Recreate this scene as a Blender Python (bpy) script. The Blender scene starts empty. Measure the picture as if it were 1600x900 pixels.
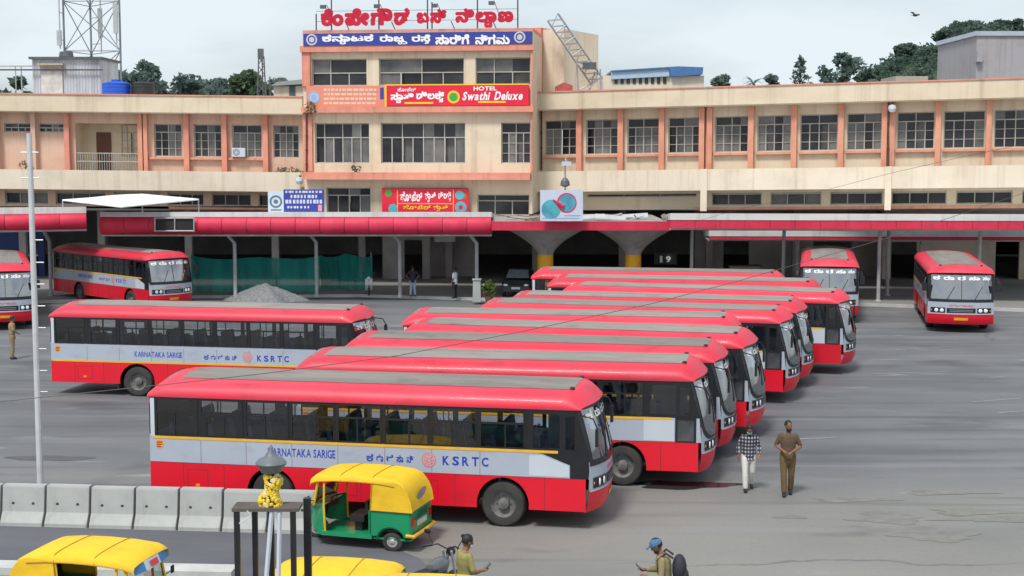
import bpy, bmesh, math, random
from mathutils import Vector, Matrix
R = math.radians
random.seed(7)
scene = bpy.context.scene
col = scene.collection

# ------------------------------------------------------------------ camera, sky, sun, exposure
CAM_H, F, HOR = 8.0, 2200.0, 240.0
PITCH = math.atan((450 - HOR) / F)
cd = bpy.data.cameras.new('camera'); cam = bpy.data.objects.new('camera', cd); col.objects.link(cam)
cam.location = (0, 0, CAM_H); cam.rotation_euler = (R(90) - PITCH, 0, 0)
cd.sensor_width = 36; cd.lens = F / 1600 * 36; cd.clip_start = 0.5; cd.clip_end = 9000
scene.camera = cam
SUN_EL, SUN_AZ = 58, 205      # azimuth: compass style, 0 = +Y, 90 = +X
world = bpy.data.worlds.new('World'); scene.world = world; world.use_nodes = True
wn, wl = world.node_tree.nodes, world.node_tree.links
bg = wn['Background']; bg.inputs[1].default_value = 0.10
sky = wn.new('ShaderNodeTexSky'); sky.sky_type = 'NISHITA'; sky.sun_disc = False
sky.sun_elevation = R(SUN_EL); sky.sun_rotation = R(SUN_AZ); sky.air_density = 1.0; sky.dust_density = 3.0; sky.ozone_density = 1.6
# thin overcast: broken pale cloud over the sky
wtc = wn.new('ShaderNodeTexCoord'); wmp = wn.new('ShaderNodeMapping'); wmp.inputs['Scale'].default_value = (1.5, 1.5, 5.0)
wmp.inputs['Location'].default_value = (0.35, 0.2, 0.1)
wnz = wn.new('ShaderNodeTexNoise'); wnz.inputs['Scale'].default_value = 2.2; wnz.inputs['Detail'].default_value = 5
wrp = wn.new('ShaderNodeValToRGB'); wrp.color_ramp.elements[0].position = .36; wrp.color_ramp.elements[1].position = .62
wrp.color_ramp.elements[0].color = (.45, .45, .45, 1); wrp.color_ramp.elements[1].color = (.97, .97, .97, 1)
wmx = wn.new('ShaderNodeMix'); wmx.data_type = 'RGBA'
wmx.inputs[7].default_value = (5.9, 6.55, 6.95, 1)
wl.new(wtc.outputs['Generated'], wmp.inputs[0]); wl.new(wmp.outputs[0], wnz.inputs[0]); wl.new(wnz.outputs[0], wrp.inputs[0])
wl.new(wrp.outputs[0], wmx.inputs[0]); wl.new(sky.outputs[0], wmx.inputs[6]); wl.new(wmx.outputs[2], bg.inputs[0])
sd = bpy.data.lights.new('sun', 'SUN'); sun = bpy.data.objects.new('sun', sd); col.objects.link(sun)
sd.energy = 2.2; sd.angle = R(11); sd.color = (1, .96, .90)
_a = R(SUN_AZ); _e = R(SUN_EL)
sdir = Vector((math.sin(_a) * math.cos(_e), math.cos(_a) * math.cos(_e), math.sin(_e)))
sun.rotation_euler = sdir.to_track_quat('Z', 'Y').to_euler(); sun.location = (-40, -40, 80)
vs = scene.view_settings; vs.view_transform = 'Standard'; vs.look = 'None'; vs.gamma = 1; vs.exposure = 0.48
vs.use_curve_mapping = False
scene.cycles.max_bounces = 8; scene.cycles.transparent_max_bounces = 16

# ------------------------------------------------------------------ photo pixel -> place
_cp, _sp = math.cos(PITCH), math.sin(PITCH)
def ray(px, py):
    dx, dy = px - 800, 450 - py
    return Vector((dx, F * _cp + dy * _sp, -F * _sp + dy * _cp))
def G(px, py, z=0.0):
    d = ray(px, py); t = (z - CAM_H) / d.z
    return Vector((d.x * t, d.y * t, z))
def A(px, py, Y):
    d = ray(px, py); t = Y / d.y
    return Vector((d.x * t, Y, CAM_H + d.z * t))

# ------------------------------------------------------------------ materials
MATS = {}
def mat(name, c, rough=.6, var=.12, scale=3.0, metal=0.0, bump=0.0, c2=None, detail=5, spec=.5, stretch=None, coat=0.0, thr=None, streak=0.0, speck=0.0, own=False):
    if name in MATS: return MATS[name]
    m = bpy.data.materials.new(name); m.use_nodes = True; MATS[name] = m
    n, l = m.node_tree.nodes, m.node_tree.links
    b = n['Principled BSDF']; b.inputs['Roughness'].default_value = rough; b.inputs['Metallic'].default_value = metal
    b.inputs['Specular IOR Level'].default_value = spec; b.inputs['Coat Weight'].default_value = coat
    if var == 0 and c2 is None:
        b.inputs['Base Color'].default_value = (*c, 1); return m
    tc = n.new('ShaderNodeTexCoord'); mp = n.new('ShaderNodeMapping'); nz = n.new('ShaderNodeTexNoise'); rp = n.new('ShaderNodeValToRGB')
    if stretch: mp.inputs['Scale'].default_value = stretch
    src = tc.outputs['Object']
    if own:     # each copy gets its own dirt
        oi = n.new('ShaderNodeObjectInfo'); va = n.new('ShaderNodeVectorMath'); va.operation = 'ADD'; sc_ = n.new('ShaderNodeVectorMath'); sc_.operation = 'SCALE'; sc_.inputs[0].default_value = (37, 19, 23)
        l.new(oi.outputs['Random'], sc_.inputs['Scale']); l.new(src, va.inputs[0]); l.new(sc_.outputs[0], va.inputs[1]); src = va.outputs[0]
    nz.inputs['Scale'].default_value = scale; nz.inputs['Detail'].default_value = detail; nz.inputs['Roughness'].default_value = .6
    lo, hi = thr or (.3, .7)
    rp.color_ramp.elements[0].position = lo; rp.color_ramp.elements[1].position = hi
    ca = c if c2 else tuple(max(0, v * (1 - var)) for v in c); cb = c2 or tuple(min(1, v * (1 + var)) for v in c)
    rp.color_ramp.elements[0].color = (*ca, 1); rp.color_ramp.elements[1].color = (*cb, 1)
    l.new(src, mp.inputs[0]); l.new(mp.outputs[0], nz.inputs[0]); l.new(nz.outputs[0], rp.inputs[0])
    out = rp.outputs[0]
    for amt, sc, st, lo_, hi_, tint in ((streak, 1.0, (2.2, 2.2, .10), .52, .74, (.50, .46, .42, 1)), (streak * .8, .35, (1, 1, 1.6), .50, .70, (.68, .66, .62, 1)), (speck, 2.2, (.5, 1, 1), .54, .72, (.62, .58, .54, 1))):
        if not amt: continue
        m2 = n.new('ShaderNodeMapping'); m2.inputs['Scale'].default_value = st; m2.inputs['Location'].default_value = (3.1, 1.7, .4)
        z2 = n.new('ShaderNodeTexNoise'); z2.inputs['Scale'].default_value = sc; z2.inputs['Detail'].default_value = 6; z2.inputs['Roughness'].default_value = .65
        r2 = n.new('ShaderNodeMapRange'); r2.inputs[1].default_value = lo_; r2.inputs[2].default_value = hi_; r2.inputs[4].default_value = amt
        x2 = n.new('ShaderNodeMix'); x2.data_type = 'RGBA'; x2.blend_type = 'MULTIPLY'; x2.inputs[7].default_value = tint
        l.new(src, m2.inputs[0]); l.new(m2.outputs[0], z2.inputs[0]); l.new(z2.outputs[0], r2.inputs[0]); l.new(r2.outputs[0], x2.inputs[0]); l.new(out, x2.inputs[6]); out = x2.outputs[2]
    if own:
        hs = n.new('ShaderNodeHueSaturation'); mr3 = n.new('ShaderNodeMapRange'); mr3.inputs[3].default_value = .84; mr3.inputs[4].default_value = 1.08
        l.new(oi.outputs['Random'], mr3.inputs[0]); l.new(mr3.outputs[0], hs.inputs['Value']); l.new(out, hs.inputs['Color']); out = hs.outputs[0]
    l.new(out, b.inputs['Base Color'])
    if bump:
        bp = n.new('ShaderNodeBump'); bp.inputs['Strength'].default_value = bump; bp.inputs['Distance'].default_value = .05
        l.new(nz.outputs[0], bp.inputs['Height']); l.new(bp.outputs[0], b.inputs['Normal'])
    return m
def glass(name, tint, refl=.12, rough=.02):
    if name in MATS: return MATS[name]
    m = bpy.data.materials.new(name); m.use_nodes = True; MATS[name] = m
    n, l = m.node_tree.nodes, m.node_tree.links
    n.remove(n['Principled BSDF'])
    tr = n.new('ShaderNodeBsdfTransparent'); tr.inputs[0].default_value = (*tint, 1)
    gl = n.new('ShaderNodeBsdfGlossy'); gl.inputs['Roughness'].default_value = rough
    lw = n.new('ShaderNodeLayerWeight'); lw.inputs[0].default_value = .35
    mr = n.new('ShaderNodeMapRange'); mr.inputs[3].default_value = refl; mr.inputs[4].default_value = .95
    mx = n.new('ShaderNodeMixShader')
    l.new(lw.outputs['Fresnel'], mr.inputs[0]); l.new(mr.outputs[0], mx.inputs[0]); l.new(tr.outputs[0], mx.inputs[1]); l.new(gl.outputs[0], mx.inputs[2])
    l.new(mx.outputs[0], n['Material Output'].inputs[0])
    return m

bus_red = mat('bus_red', (.76, .004, .022), .42, .10, .9, c2=(.68, .005, .024), coat=.15, speck=.35, own=True)
roof_red_sheen = mat('roof_red_sheen', (.70, .018, .05), .5, .16, 1.2, c2=(.56, .045, .075), coat=.08, stretch=(.3, 1, 1), speck=.7, own=True)  # bus red with the pinkish sky sheen put into the base colour, plus dirt
roof_grey = mat('roof_canvas', (.19, .175, .16), .8, .2, 1.1, c2=(.29, .26, .235), stretch=(.25, 2.2, 1), speck=.8, own=True)
bus_grey = mat('bus_silver', (.40, .45, .53), .35, .06, .8, coat=.2, speck=.4)
bus_white = mat('bus_white', (.54, .59, .66), .35, .05, .8)
yellow_stripe = mat('yellow_stripe', (.75, .42, .03), .5, .08)
black_trim = mat('black_trim', (.012, .013, .016), .4, .2)
rubber = mat('rubber', (.028, .028, .028), .85, .3, 3, c2=(.055, .053, .05))
rim_grey = mat('rim_grey', (.10, .10, .105), .55, .3, 6, c2=(.19, .185, .18))
seat_blue = mat('seat_blue', (.035, .055, .13), .8, .2)
bus_inside = mat('bus_inside', (.5, .5, .5), .8, .1)
chassis = mat('chassis', (.02, .02, .022), .8, .2)
bus_glass = glass('bus_glass', (.80, .84, .86), .06)
wind_glass = glass('windshield_glass', (.46, .60, .70), .44, .04)
lamp_glass = mat('lamp_glass', (.75, .78, .8), .08, 0)
text_blue = mat('letter_blue', (.012, .05, .42), .5, 0)
text_white = mat('letter_white', (.85, .86, .88), .5, 0)
text_red = mat('letter_red', (.55, .004, .035), .45, .05)
text_yellow = mat('letter_yellow', (.85, .55, .03), .5, 0)
text_black = mat('letter_black', (.02, .02, .02), .5, 0)
emblem_red = mat('emblem_red', (.62, .20, .24), .5, 0)
amber = mat('amber_lens', (.85, .28, .02), .2, 0)
red_lens = mat('red_lens', (.6, .01, .01), .2, 0)
cream = mat('cream_plaster', (.66, .55, .40), .8, .10, .35, c2=(.73, .63, .48), stretch=(1, 1, 2.2), streak=.5)
cream_pale = mat('pale_plaster', (.70, .60, .47), .8, .10, .5, c2=(.76, .67, .54), stretch=(1, 1, .3), streak=.5)
peach = mat('peach_plaster', (.66, .43, .32), .8, .10, .5, c2=(.72, .50, .38), streak=.5)
orange = mat('orange_paint', (.66, .26, .16), .7, .12, 1.2, c2=(.72, .35, .24), streak=.6)
salmon = mat('salmon_paint', (.70, .28, .20), .75, .12, .8, streak=.6)
canopy_white = mat('canopy_white', (.62, .63, .62), .6, .12, .7, stretch=(.3, 1, 3), streak=.5)
canopy_red = mat('canopy_red', (.56, .015, .055), .62, .14, 1.0, c2=(.66, .035, .085), streak=.5)
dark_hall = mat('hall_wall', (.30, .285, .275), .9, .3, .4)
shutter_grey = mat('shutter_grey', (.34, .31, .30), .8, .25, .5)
hall_floor = mat('hall_floor', (.2, .2, .19), .8, .2, .5)
post_grey = mat('post_grey', (.42, .43, .44), .6, .15, 2)
funnel_grey = mat('funnel_concrete', (.34, .32, .31), .85, .15, .6, streak=.6)
yellow_paint = mat('yellow_paint', (.80, .40, .015), .6, .12, 1.5, speck=.5)
win_glass = mat('dark_window_glass', (.012, .013, .018), .15, .6, .5, c2=(.05, .052, .06), spec=.4)
win_glass_pale = mat('pale_window_glass', (.07, .075, .08), .25, .5, .6, c2=(.22, .22, .21), spec=.5)
frame_grey = mat('window_frame_grey', (.42, .40, .36), .6, .15, 2)
wood = mat('door_wood', (.13, .045, .025), .6, .2, 2)
steel = mat('galvanised_steel', (.42, .44, .46), .45, .15, 2, metal=.5)
steel_dark = mat('dark_steel', (.11, .12, .13), .55, .2, 2, metal=.3)
concrete = mat('barrier_concrete', (.33, .345, .335), .85, .16, 1.6, c2=(.42, .435, .42), streak=.6)
gravel = mat('gravel_grey', (.13, .14, .145), .95, .3, 9, c2=(.28, .29, .30), bump=.8)
net_teal = mat('shade_net_teal', (.012, .30, .27), .85, .2, .7, c2=(.02, .40, .35), streak=.5)
auto_yellow = mat('rickshaw_yellow', (.80, .50, .015), .68, .08, 2.0, bump=.35, stretch=(1, .5, 1), speck=.45)
auto_green = mat('rickshaw_green', (.008, .26, .11), .35, .10, 1.5, coat=.3, speck=.3)
leather = mat('black_vinyl', (.016, .015, .015), .6, .2)
skin = mat('skin_brown', (.22, .105, .06), .6, .08, 6)
hair_black = mat('hair_black', (.012, .010, .010), .6, .2, 20)
khaki = mat('khaki_cloth', (.21, .15, .075), .9, .12, 9)
khaki_dark = mat('khaki_dark_cloth', (.105, .070, .045), .9, .12, 9)
olive_trouser = mat('olive_trouser_cloth', (.13, .085, .035), .9, .12, 9)
olive_shirt = mat('olive_shirt_cloth', (.27, .24, .085), .9, .12, 9)

# ------------------------------------------------------------------ mesh builder
class MB:
    def __init__(s): s.v, s.f, s.m = [], [], []
    def add(s, vs, fs, m=0):
        o = len(s.v); s.v += [tuple(v) for v in vs]
        for f in fs: s.f.append([i + o for i in f]); s.m.append(m)
        return s
    def box(s, x0, x1, y0, y1, z0, z1, m=0):
        vs = [(x, y, z) for z in (z0, z1) for y in (y0, y1) for x in (x0, x1)]
        return s.add(vs, [(0, 2, 3, 1), (4, 5, 7, 6), (0, 1, 5, 4), (2, 6, 7, 3), (0, 4, 6, 2), (1, 3, 7, 5)], m)
    def hexa(s, p, m=0):   # 8 points in box order
        return s.add(p, [(0, 2, 3, 1), (4, 5, 7, 6), (0, 1, 5, 4), (2, 6, 7, 3), (0, 4, 6, 2), (1, 3, 7, 5)], m)
    def poly(s, pts, m=0): return s.add(pts, [tuple(range(len(pts)))], m)
    def prism(s, pts, vec, m=0):
        n = len(pts); vec = Vector(vec); a = [Vector(p) for p in pts]; b = [p + vec for p in a]
        return s.add(a + b, [tuple(range(n))[::-1], tuple(range(n, 2 * n))] + [(i, (i + 1) % n, n + (i + 1) % n, n + i) for i in range(n)], m)
    def tube(s, pts, r, n=8, m=0, cap=True):
        pts = [Vector(p) for p in pts]; rs = r if isinstance(r, (list, tuple)) else [r] * len(pts)
        vs, fs = [], []
        up = None
        for i, p in enumerate(pts):
            d = (pts[min(i + 1, len(pts) - 1)] - pts[max(i - 1, 0)]).normalized()
            a = d.orthogonal().normalized() if up is None else (up - d * up.dot(d)).normalized()
            up = a; b = d.cross(a)
            for k in range(n):
                t = 2 * math.pi * k / n; vs.append(p + (a * math.cos(t) + b * math.sin(t)) * rs[i])
        for i in range(len(pts) - 1):
            for k in range(n): fs.append((i * n + k, i * n + (k + 1) % n, (i + 1) * n + (k + 1) % n, (i + 1) * n + k))
        if cap: fs += [tuple(range(n))[::-1], tuple(range((len(pts) - 1) * n, len(pts) * n))]
        return s.add(vs, fs, m)
    def lathe(s, prof, n=20, c=(0, 0, 0), axis='Z', m=0, cap=True):   # prof: (radius, height)
        vs, fs = [], []
        for r, h in prof:
            for k in range(n):
                t = 2 * math.pi * k / n; a, b = r * math.cos(t), r * math.sin(t)
                vs.append({'Z': (c[0] + a, c[1] + b, c[2] + h), 'Y': (c[0] + a, c[1] + h, c[2] + b), 'X': (c[0] + h, c[1] + a, c[2] + b)}[axis])
        for i in range(len(prof) - 1):
            for k in range(n): fs.append((i * n + k, i * n + (k + 1) % n, (i + 1) * n + (k + 1) % n, (i + 1) * n + k))
        if cap and prof[0][0] > 1e-4: fs.append(tuple(range(n)))
        if cap and prof[-1][0] > 1e-4: fs.append(tuple(range((len(prof) - 1) * n, len(prof) * n)))
        return s.add(vs, fs, m)
    def grid(s, fn, nu, nv, m=0):
        vs = [fn(i / nu, j / nv) for j in range(nv + 1) for i in range(nu + 1)]
        fs = [(j * (nu + 1) + i, j * (nu + 1) + i + 1, (j + 1) * (nu + 1) + i + 1, (j + 1) * (nu + 1) + i) for j in range(nv) for i in range(nu)]
        return s.add(vs, fs, [m(i, j) for j in range(nv) for i in range(nu)] if False else m)
    def ball(s, c, r, n=12, m=0, sq=(1, 1, 1)):
        k = n // 2
        vs, fs = [], []
        for j in range(k + 1):
            ph = math.pi * j / k
            for i in range(n):
                t = 2 * math.pi * i / n
                vs.append((c[0] + r * sq[0] * math.sin(ph) * math.cos(t), c[1] + r * sq[1] * math.sin(ph) * math.sin(t), c[2] + r * sq[2] * math.cos(ph)))
        for j in range(k):
            for i in range(n): fs.append((j * n + i, j * n + (i + 1) % n, (j + 1) * n + (i + 1) % n, (j + 1) * n + i))
        return s.add(vs, fs, m)
    def build(s, name, mats, parent=None, smooth=False, weld=False):
        me = bpy.data.meshes.new(name); me.from_pydata(s.v, [], s.f)
        mats = mats if isinstance(mats, (list, tuple)) else [mats]
        for mm in mats: me.materials.append(mm)
        me.polygons.foreach_set('material_index', s.m)
        if weld or smooth:
            b = bmesh.new(); b.from_mesh(me)
            bmesh.ops.remove_doubles(b, verts=b.verts, dist=1e-4); bmesh.ops.recalc_face_normals(b, faces=b.faces)
            b.to_mesh(me); b.free()
        if smooth:
            me.polygons.foreach_set('use_smooth', [True] * len(me.polygons))
            me.set_sharp_from_angle(angle=R(42))
        me.update()
        o = bpy.data.objects.new(name, me); col.objects.link(o)
        if parent: o.parent = parent
        return o

def tag(o, label=None, cat=None, group=None, kind=None):
    if label: o['label'] = label
    if cat: o['category'] = cat
    if group: o['group'] = group
    if kind: o['kind'] = kind
    return o
def empty(name, loc, rz=0, label=None, cat=None, group=None):
    o = bpy.data.objects.new(name, None); col.objects.link(o); o.location = loc; o.rotation_euler = (0, 0, rz)
    o.empty_display_size = .3
    return tag(o, label, cat, group)
def copy_tree(o, parent=None):
    c = o.copy(); col.objects.link(c)
    if parent: c.parent = parent
    for ch in list(o.children): copy_tree(ch, c)
    return c

# ------------------------------------------------------------------ lettering (flat cut letters as mesh)
_tc = {}
def glyph(s, bold):
    k = (s, bold)
    if k in _tc: return _tc[k]
    c = bpy.data.curves.new('lettering', 'FONT'); c.body = s; c.size = 1; c.resolution_u = 3; c.offset = bold
    o = bpy.data.objects.new('lettering', c); col.objects.link(o)
    dg = bpy.context.evaluated_depsgraph_get(); dg.update(); ev = o.evaluated_get(dg); me = ev.to_mesh()
    vs = [tuple(v.co[:2]) for v in me.vertices]; fs = [tuple(p.vertices) for p in me.polygons]
    ev.to_mesh_clear(); bpy.data.objects.remove(o); bpy.data.curves.remove(c)
    par = list(range(len(vs)))
    def find(i):
        while par[i] != i: par[i] = par[par[i]]; i = par[i]
        return i
    for f in fs:
        for i in f[1:]: par[find(i)] = find(f[0])
    ids = {}; lay = [ids.setdefault(find(i), len(ids)) for i in range(len(vs))]
    _tc[k] = (vs, fs, lay); return _tc[k]
def clusters(s):
    out = []
    for ch in s:
        o = ord(ch)
        if out and (0x0CBE <= o <= 0x0CD6 or o == 0x0C82) and out[-1] != ' ': out[-1] += ch
        elif out and out[-1].endswith('_'): out[-1] += ch
        elif ch == '_': out[-1] += '_'
        else: out.append(ch)
    return out
def text(mb, s, w, h, fn, m=0, bold=.02, gap=.07, depth=0.0, fat=0.0):
    """fit string s in a w x h box (origin lower left); fn(u, v, lift) -> point. 'a_b' hangs b below a"""
    items, x = [], 0.0
    for cl in clusters(s):
        if cl == ' ': x += .3; continue
        parts = cl.split('_'); x0 = x; g = glyph(parts[0], bold)
        if not g[0]: continue
        lo = min(v[0] for v in g[0]); hi = max(v[0] for v in g[0])
        items.append((g, x - lo, 0, 1)); x += hi - lo + gap
        if len(parts) > 1:
            g2 = glyph(parts[1], bold); l2 = min(v[0] for v in g2[0]); h2 = max(v[0] for v in g2[0])
            items.append((g2, x0 + (hi - lo) * .45 - l2 * .55, -.36, .55)); x = max(x, x0 + (hi - lo) * .45 + (h2 - l2) * .55 + gap)
    pts = [(ox + v[0] * k, oy + v[1] * k) for g, ox, oy, k in items for v in g[0]]
    y0, y1, x1 = min(p[1] for p in pts), max(p[1] for p in pts), max(p[0] for p in pts)
    for n, (g, ox, oy, k) in enumerate(items):
        vs = [fn((ox + v[0] * k) / x1 * w, (oy + v[1] * k - y0) / (y1 - y0) * h, .002 * ((lay + n) % 4)) for v, lay in zip(g[0], g[2])]
        mb.add(vs, g[1], m)
        for q in range(8 if fat else 0):
            ex, ey = fat * math.cos(q * math.pi / 4), fat * math.sin(q * math.pi / 4)
            mb.add([fn((ox + v[0] * k + ex) / x1 * w, (oy + v[1] * k - y0 + ey) / (y1 - y0) * h, -.0012 * (q + 1) + .002 * ((lay + n) % 4)) for v, lay in zip(g[0], g[2])], g[1], m)
        if depth:
            nb = len(vs); vb = [fn((ox + v[0] * k) / x1 * w, (oy + v[1] * k - y0) / (y1 - y0) * h, -depth) for v in g[0]]
            cnt = {}
            for f in g[1]:
                for i in range(len(f)):
                    e = (f[i], f[(i + 1) % len(f)]); cnt[e] = 1
            edge = [e for e in cnt if (e[1], e[0]) not in cnt]
            mb.add(vs + vb, [(e[0], e[1], e[1] + nb, e[0] + nb) for e in edge] + [tuple(i + nb for i in f) for f in g[1]], m)
    return mb
for _s in ('ಕೆಂಪೇಗೌಡ ಬಸ್ ನಿಲಾ_ದಣ', 'ಕನಾ_ರಟಕ ರಾಜ_ಯ ರಸೆ_ತ ಸಾರಿಗೆ ನಿಗಮ', 'ಹೋಟೆಲ್ ಸಾ_ವತಿ ಡಿಲಕ್_ಸ', 'ಕರಾರಸಾಸಂ', 'KSRTCANIGEHOLUVPDMBYQwathielux019 '):
    for _c in clusters(_s):
        for _p in _c.split('_'): glyph(_p, .02) if _p.strip() else None

# ------------------------------------------------------------------ setting: ground, road, pavement, hill
asph = mat('asphalt', (.1, .1, .1))
def ground_material():
    m = bpy.data.materials.new('worn_asphalt'); m.use_nodes = True
    n, l = m.node_tree.nodes, m.node_tree.links; b = n['Principled BSDF']; b.inputs['Roughness'].default_value = .82
    tc = n.new('ShaderNodeTexCoord')
    def noise(sc, det, stretch=(1, 1, 1), lo=.35, hi=.65, loc=(0, 0, 0), dist=0):
        mp = n.new('ShaderNodeMapping'); mp.inputs['Scale'].default_value = stretch; mp.inputs['Location'].default_value = loc
        z = n.new('ShaderNodeTexNoise'); z.inputs['Scale'].default_value = sc; z.inputs['Detail'].default_value = det; z.inputs['Distortion'].default_value = dist
        r = n.new('ShaderNodeMapRange'); r.inputs[1].default_value = lo; r.inputs[2].default_value = hi
        l.new(tc.outputs['Object'], mp.inputs[0]); l.new(mp.outputs[0], z.inputs[0]); l.new(z.outputs[0], r.inputs[0]); return r.outputs[0]
    def mix(fac, a, c):
        x = n.new('ShaderNodeMix'); x.data_type = 'RGBA'
        if hasattr(fac, 'links'): l.new(fac, x.inputs[0])
        else: x.inputs[0].default_value = fac
        for s, v in ((6, a), (7, c)):
            if isinstance(v, tuple): x.inputs[s].default_value = (*v, 1)
            else: l.new(v, x.inputs[s])
        return x.outputs[2]
    def math_(op, a, c):
        x = n.new('ShaderNodeMath'); x.operation = op
        for i, v in enumerate((a, c)):
            if isinstance(v, (int, float)): x.inputs[i].default_value = v
            else: l.new(v, x.inputs[i])
        return x.outputs[0]
    c = mix(noise(.10, 5), (.105, .113, .125), (.150, .157, .166))
    c = mix(noise(.5, 6, (.35, 1, 1), .45, .75), c, (.185, .19, .195))           # worn lanes running across
    # dusty earth tracked over the near right part of the yard
    sp = n.new('ShaderNodeSeparateXYZ'); l.new(tc.outputs['Object'], sp.inputs[0])
    yr = n.new('ShaderNodeMapRange'); yr.inputs[1].default_value = 37; yr.inputs[2].default_value = 31; l.new(sp.outputs[1], yr.inputs[0])
    dust = math_('MULTIPLY', math_('ADD', math_('MULTIPLY', noise(.22, 5, (.5, 1, 1), .3, .7), .6), .4), yr.outputs[0])
    c = mix(math_('MULTIPLY', dust, .9), c, (.262, .252, .225))
    c = mix(math_('MULTIPLY', noise(.33, 4, (.6, 1, 1), .60, .72, (7, 3, 0)), .85), c, (.07, .074, .08))      # oil and damp stains
    c = mix(math_('MULTIPLY', noise(.8, 3, (.25, 1.3, 1), .66, .72, (3, 11, 0)), .5), c, (.36, .36, .35))   # scuffed pale marks
    c = mix(math_('MULTIPLY', noise(.9, 4, (.06, 1.6, 1), .56, .70, (1, 5, 0), .4), .6), c, (.08, .085, .092))
    c = mix(math_('MULTIPLY', noise(.7, 5, (.09, 1.2, 1), .58, .70, (9, 2, 0), .3), .5), c, (.25, .255, .26))
    vo = n.new('ShaderNodeTexVoronoi'); vo.feature = 'DISTANCE_TO_EDGE'; vo.inputs['Scale'].default_value = .14
    mpv = n.new('ShaderNodeMapping'); mpv.inputs['Scale'].default_value = (.6, 1, 1); l.new(tc.outputs['Object'], mpv.inputs[0])
    nzv = n.new('ShaderNodeTexNoise'); nzv.inputs['Scale'].default_value = .9; nzv.inputs['Detail'].default_value = 6
    l.new(mpv.outputs[0], nzv.inputs[0])
    ad = n.new('ShaderNodeMix'); ad.data_type = 'VECTOR'; ad.inputs[0].default_value = .55
    l.new(mpv.outputs[0], ad.inputs[4]); l.new(nzv.outputs[1], ad.inputs[5]); l.new(ad.outputs[1], vo.inputs[0])
    cr = n.new('ShaderNodeMapRange'); cr.inputs[1].default_value = .004; cr.inputs[2].default_value = .0; l.new(vo.outputs[0], cr.inputs[0])
    c = mix(math_('MULTIPLY', math_('MULTIPLY', cr.outputs[0], noise(.12, 3, (1, 1, 1), .48, .56, (5, 0, 0))), .7), c, (.07, .07, .07))
    c = mix(noise(9, 4, (1, 1, 1), .2, .8), mix(.12, c, (.02, .02, .02)), c)
    l.new(c, b.inputs['Base Color'])
    rr = n.new('ShaderNodeMapRange'); rr.inputs[3].default_value = .62; rr.inputs[4].default_value = .9; l.new(noise(.3, 4), rr.inputs[0]); l.new(rr.outputs[0], b.inputs['Roughness'])
    return m
gm = ground_material()
def structure(o): o['kind'] = 'structure'; return o
mb = MB(); mb.poly([(-4000, -300, 0), (4000, -300, 0), (4000, 6000, 0), (-4000, 6000, 0)]); structure(mb.build('ground', gm))
# the darker traffic lane between barrier and kerb, lower left
lane = mat('lane_asphalt', (.085, .09, .105), .8, .15, .8, c2=(.12, .125, .14), stretch=(.3, 1, 1))
mb = MB(); pts = [G(-260, 815), G(0, 822), G(368, 832), G(505, 836), G(585, 846), G(655, 872), G(690, 905), G(640, 960), G(372, 960), G(370, 892), G(0, 886), G(-260, 881)]
mb.poly([(p.x, p.y, .004) for p in pts]); structure(mb.build('road', lane))
kerbm = mat('kerb_stone', (.46, .47, .46), .85, .14, 2)
mb = MB(); a, b = G(-260, 881), G(372, 893)
d = (b - a).normalized(); nrm = Vector((d.y, -d.x, 0))
mb.prism([a, b, b + nrm * .5, a + nrm * .5], (0, 0, .14)); structure(mb.build('kerb', kerbm))
# raised platform pavement along the building
pav = mat('pavement_slab', (.20, .20, .195), .85, .16, .6, c2=(.25, .245, .235), stretch=(.3, 1, 1))
front = [(-300, 482), (60, 474), (300, 466), (560, 464), (800, 471), (1130, 474), (1350, 478), (1600, 487), (1950, 500)]
P = [G(*q) for q in front]
mb = MB(); mb.prism([(p.x, p.y, 0) for p in P] + [(P[-1].x, 125, 0), (P[0].x, 125, 0)], (0, 0, .15)); structure(mb.build('pavement', pav))
mb = MB()
for p, q in zip(P[:-1], P[1:]):
    dd = (q - p).normalized(); nn = Vector((dd.y, -dd.x, 0)) * .12
    mb.prism([p + nn * .97, q + nn * .97, q - nn * .2, p - nn * .2], (0, 0, .162))
structure(mb.build('pavement_kerb', kerbm))
# puddle by the second bus, patches and painted bay marks
wet = mat('puddle_water', (.035, .035, .04), .08, 0, spec=.8)
mb = MB(); c0 = G(1068, 758); ring = []
for k in range(40):
    t = 2 * math.pi * k / 40; r = 1 + .18 * math.sin(3 * t + 1) + .09 * math.sin(7 * t)
    ring.append((c0.x + 1.25 * r * math.cos(t), c0.y + .42 * r * math.sin(t), .006))
mb.poly(ring); structure(mb.build('puddle', wet))
stain = mat('oil_stain', (.085, .085, .09), .6, .2, 2)
mb = MB(); c0 = G(78, 716); ring = []
for k in range(40):
    t = 2 * math.pi * k / 40; r = 1 + .2 * math.sin(2 * t + 2) + .1 * math.sin(5 * t)
    ring.append((c0.x + 1.0 * r * math.cos(t), c0.y + .35 * r * math.sin(t), .006))
mb.poly(ring); structure(mb.build('oil_stain', stain))
for k, (px, py, rx, ry) in enumerate([(1390, 812, .75, .16), (1380, 806, .45, .22), (1465, 838, .85, .18), (1330, 781, .9, .10), (1520, 800, .9, .14), (1235, 808, .35, .06), (1560, 812, 1.2, .10), (1480, 770, 1.0, .1)]):
    mb = MB(); c0 = G(px, py); rp0 = random.Random(k); ph = rp0.uniform(0, 6); ring = []
    for j in range(36):
        t = 2 * math.pi * j / 36; r = 1 + .25 * math.sin(3 * t + ph) + .15 * math.sin(7 * t + 2 * ph) + rp0.uniform(-.08, .08); ring.append((c0.x + rx * r * math.cos(t) + .3 * ry * math.sin(t), c0.y + ry * 2.2 * r * math.sin(t), .005 + .0003 * k))
    mb.poly(ring); structure(mb.build('road_patch', mat('patched_asphalt', (.15, .148, .14), .85, .25, 3, c2=(.215, .208, .19))))
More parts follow.
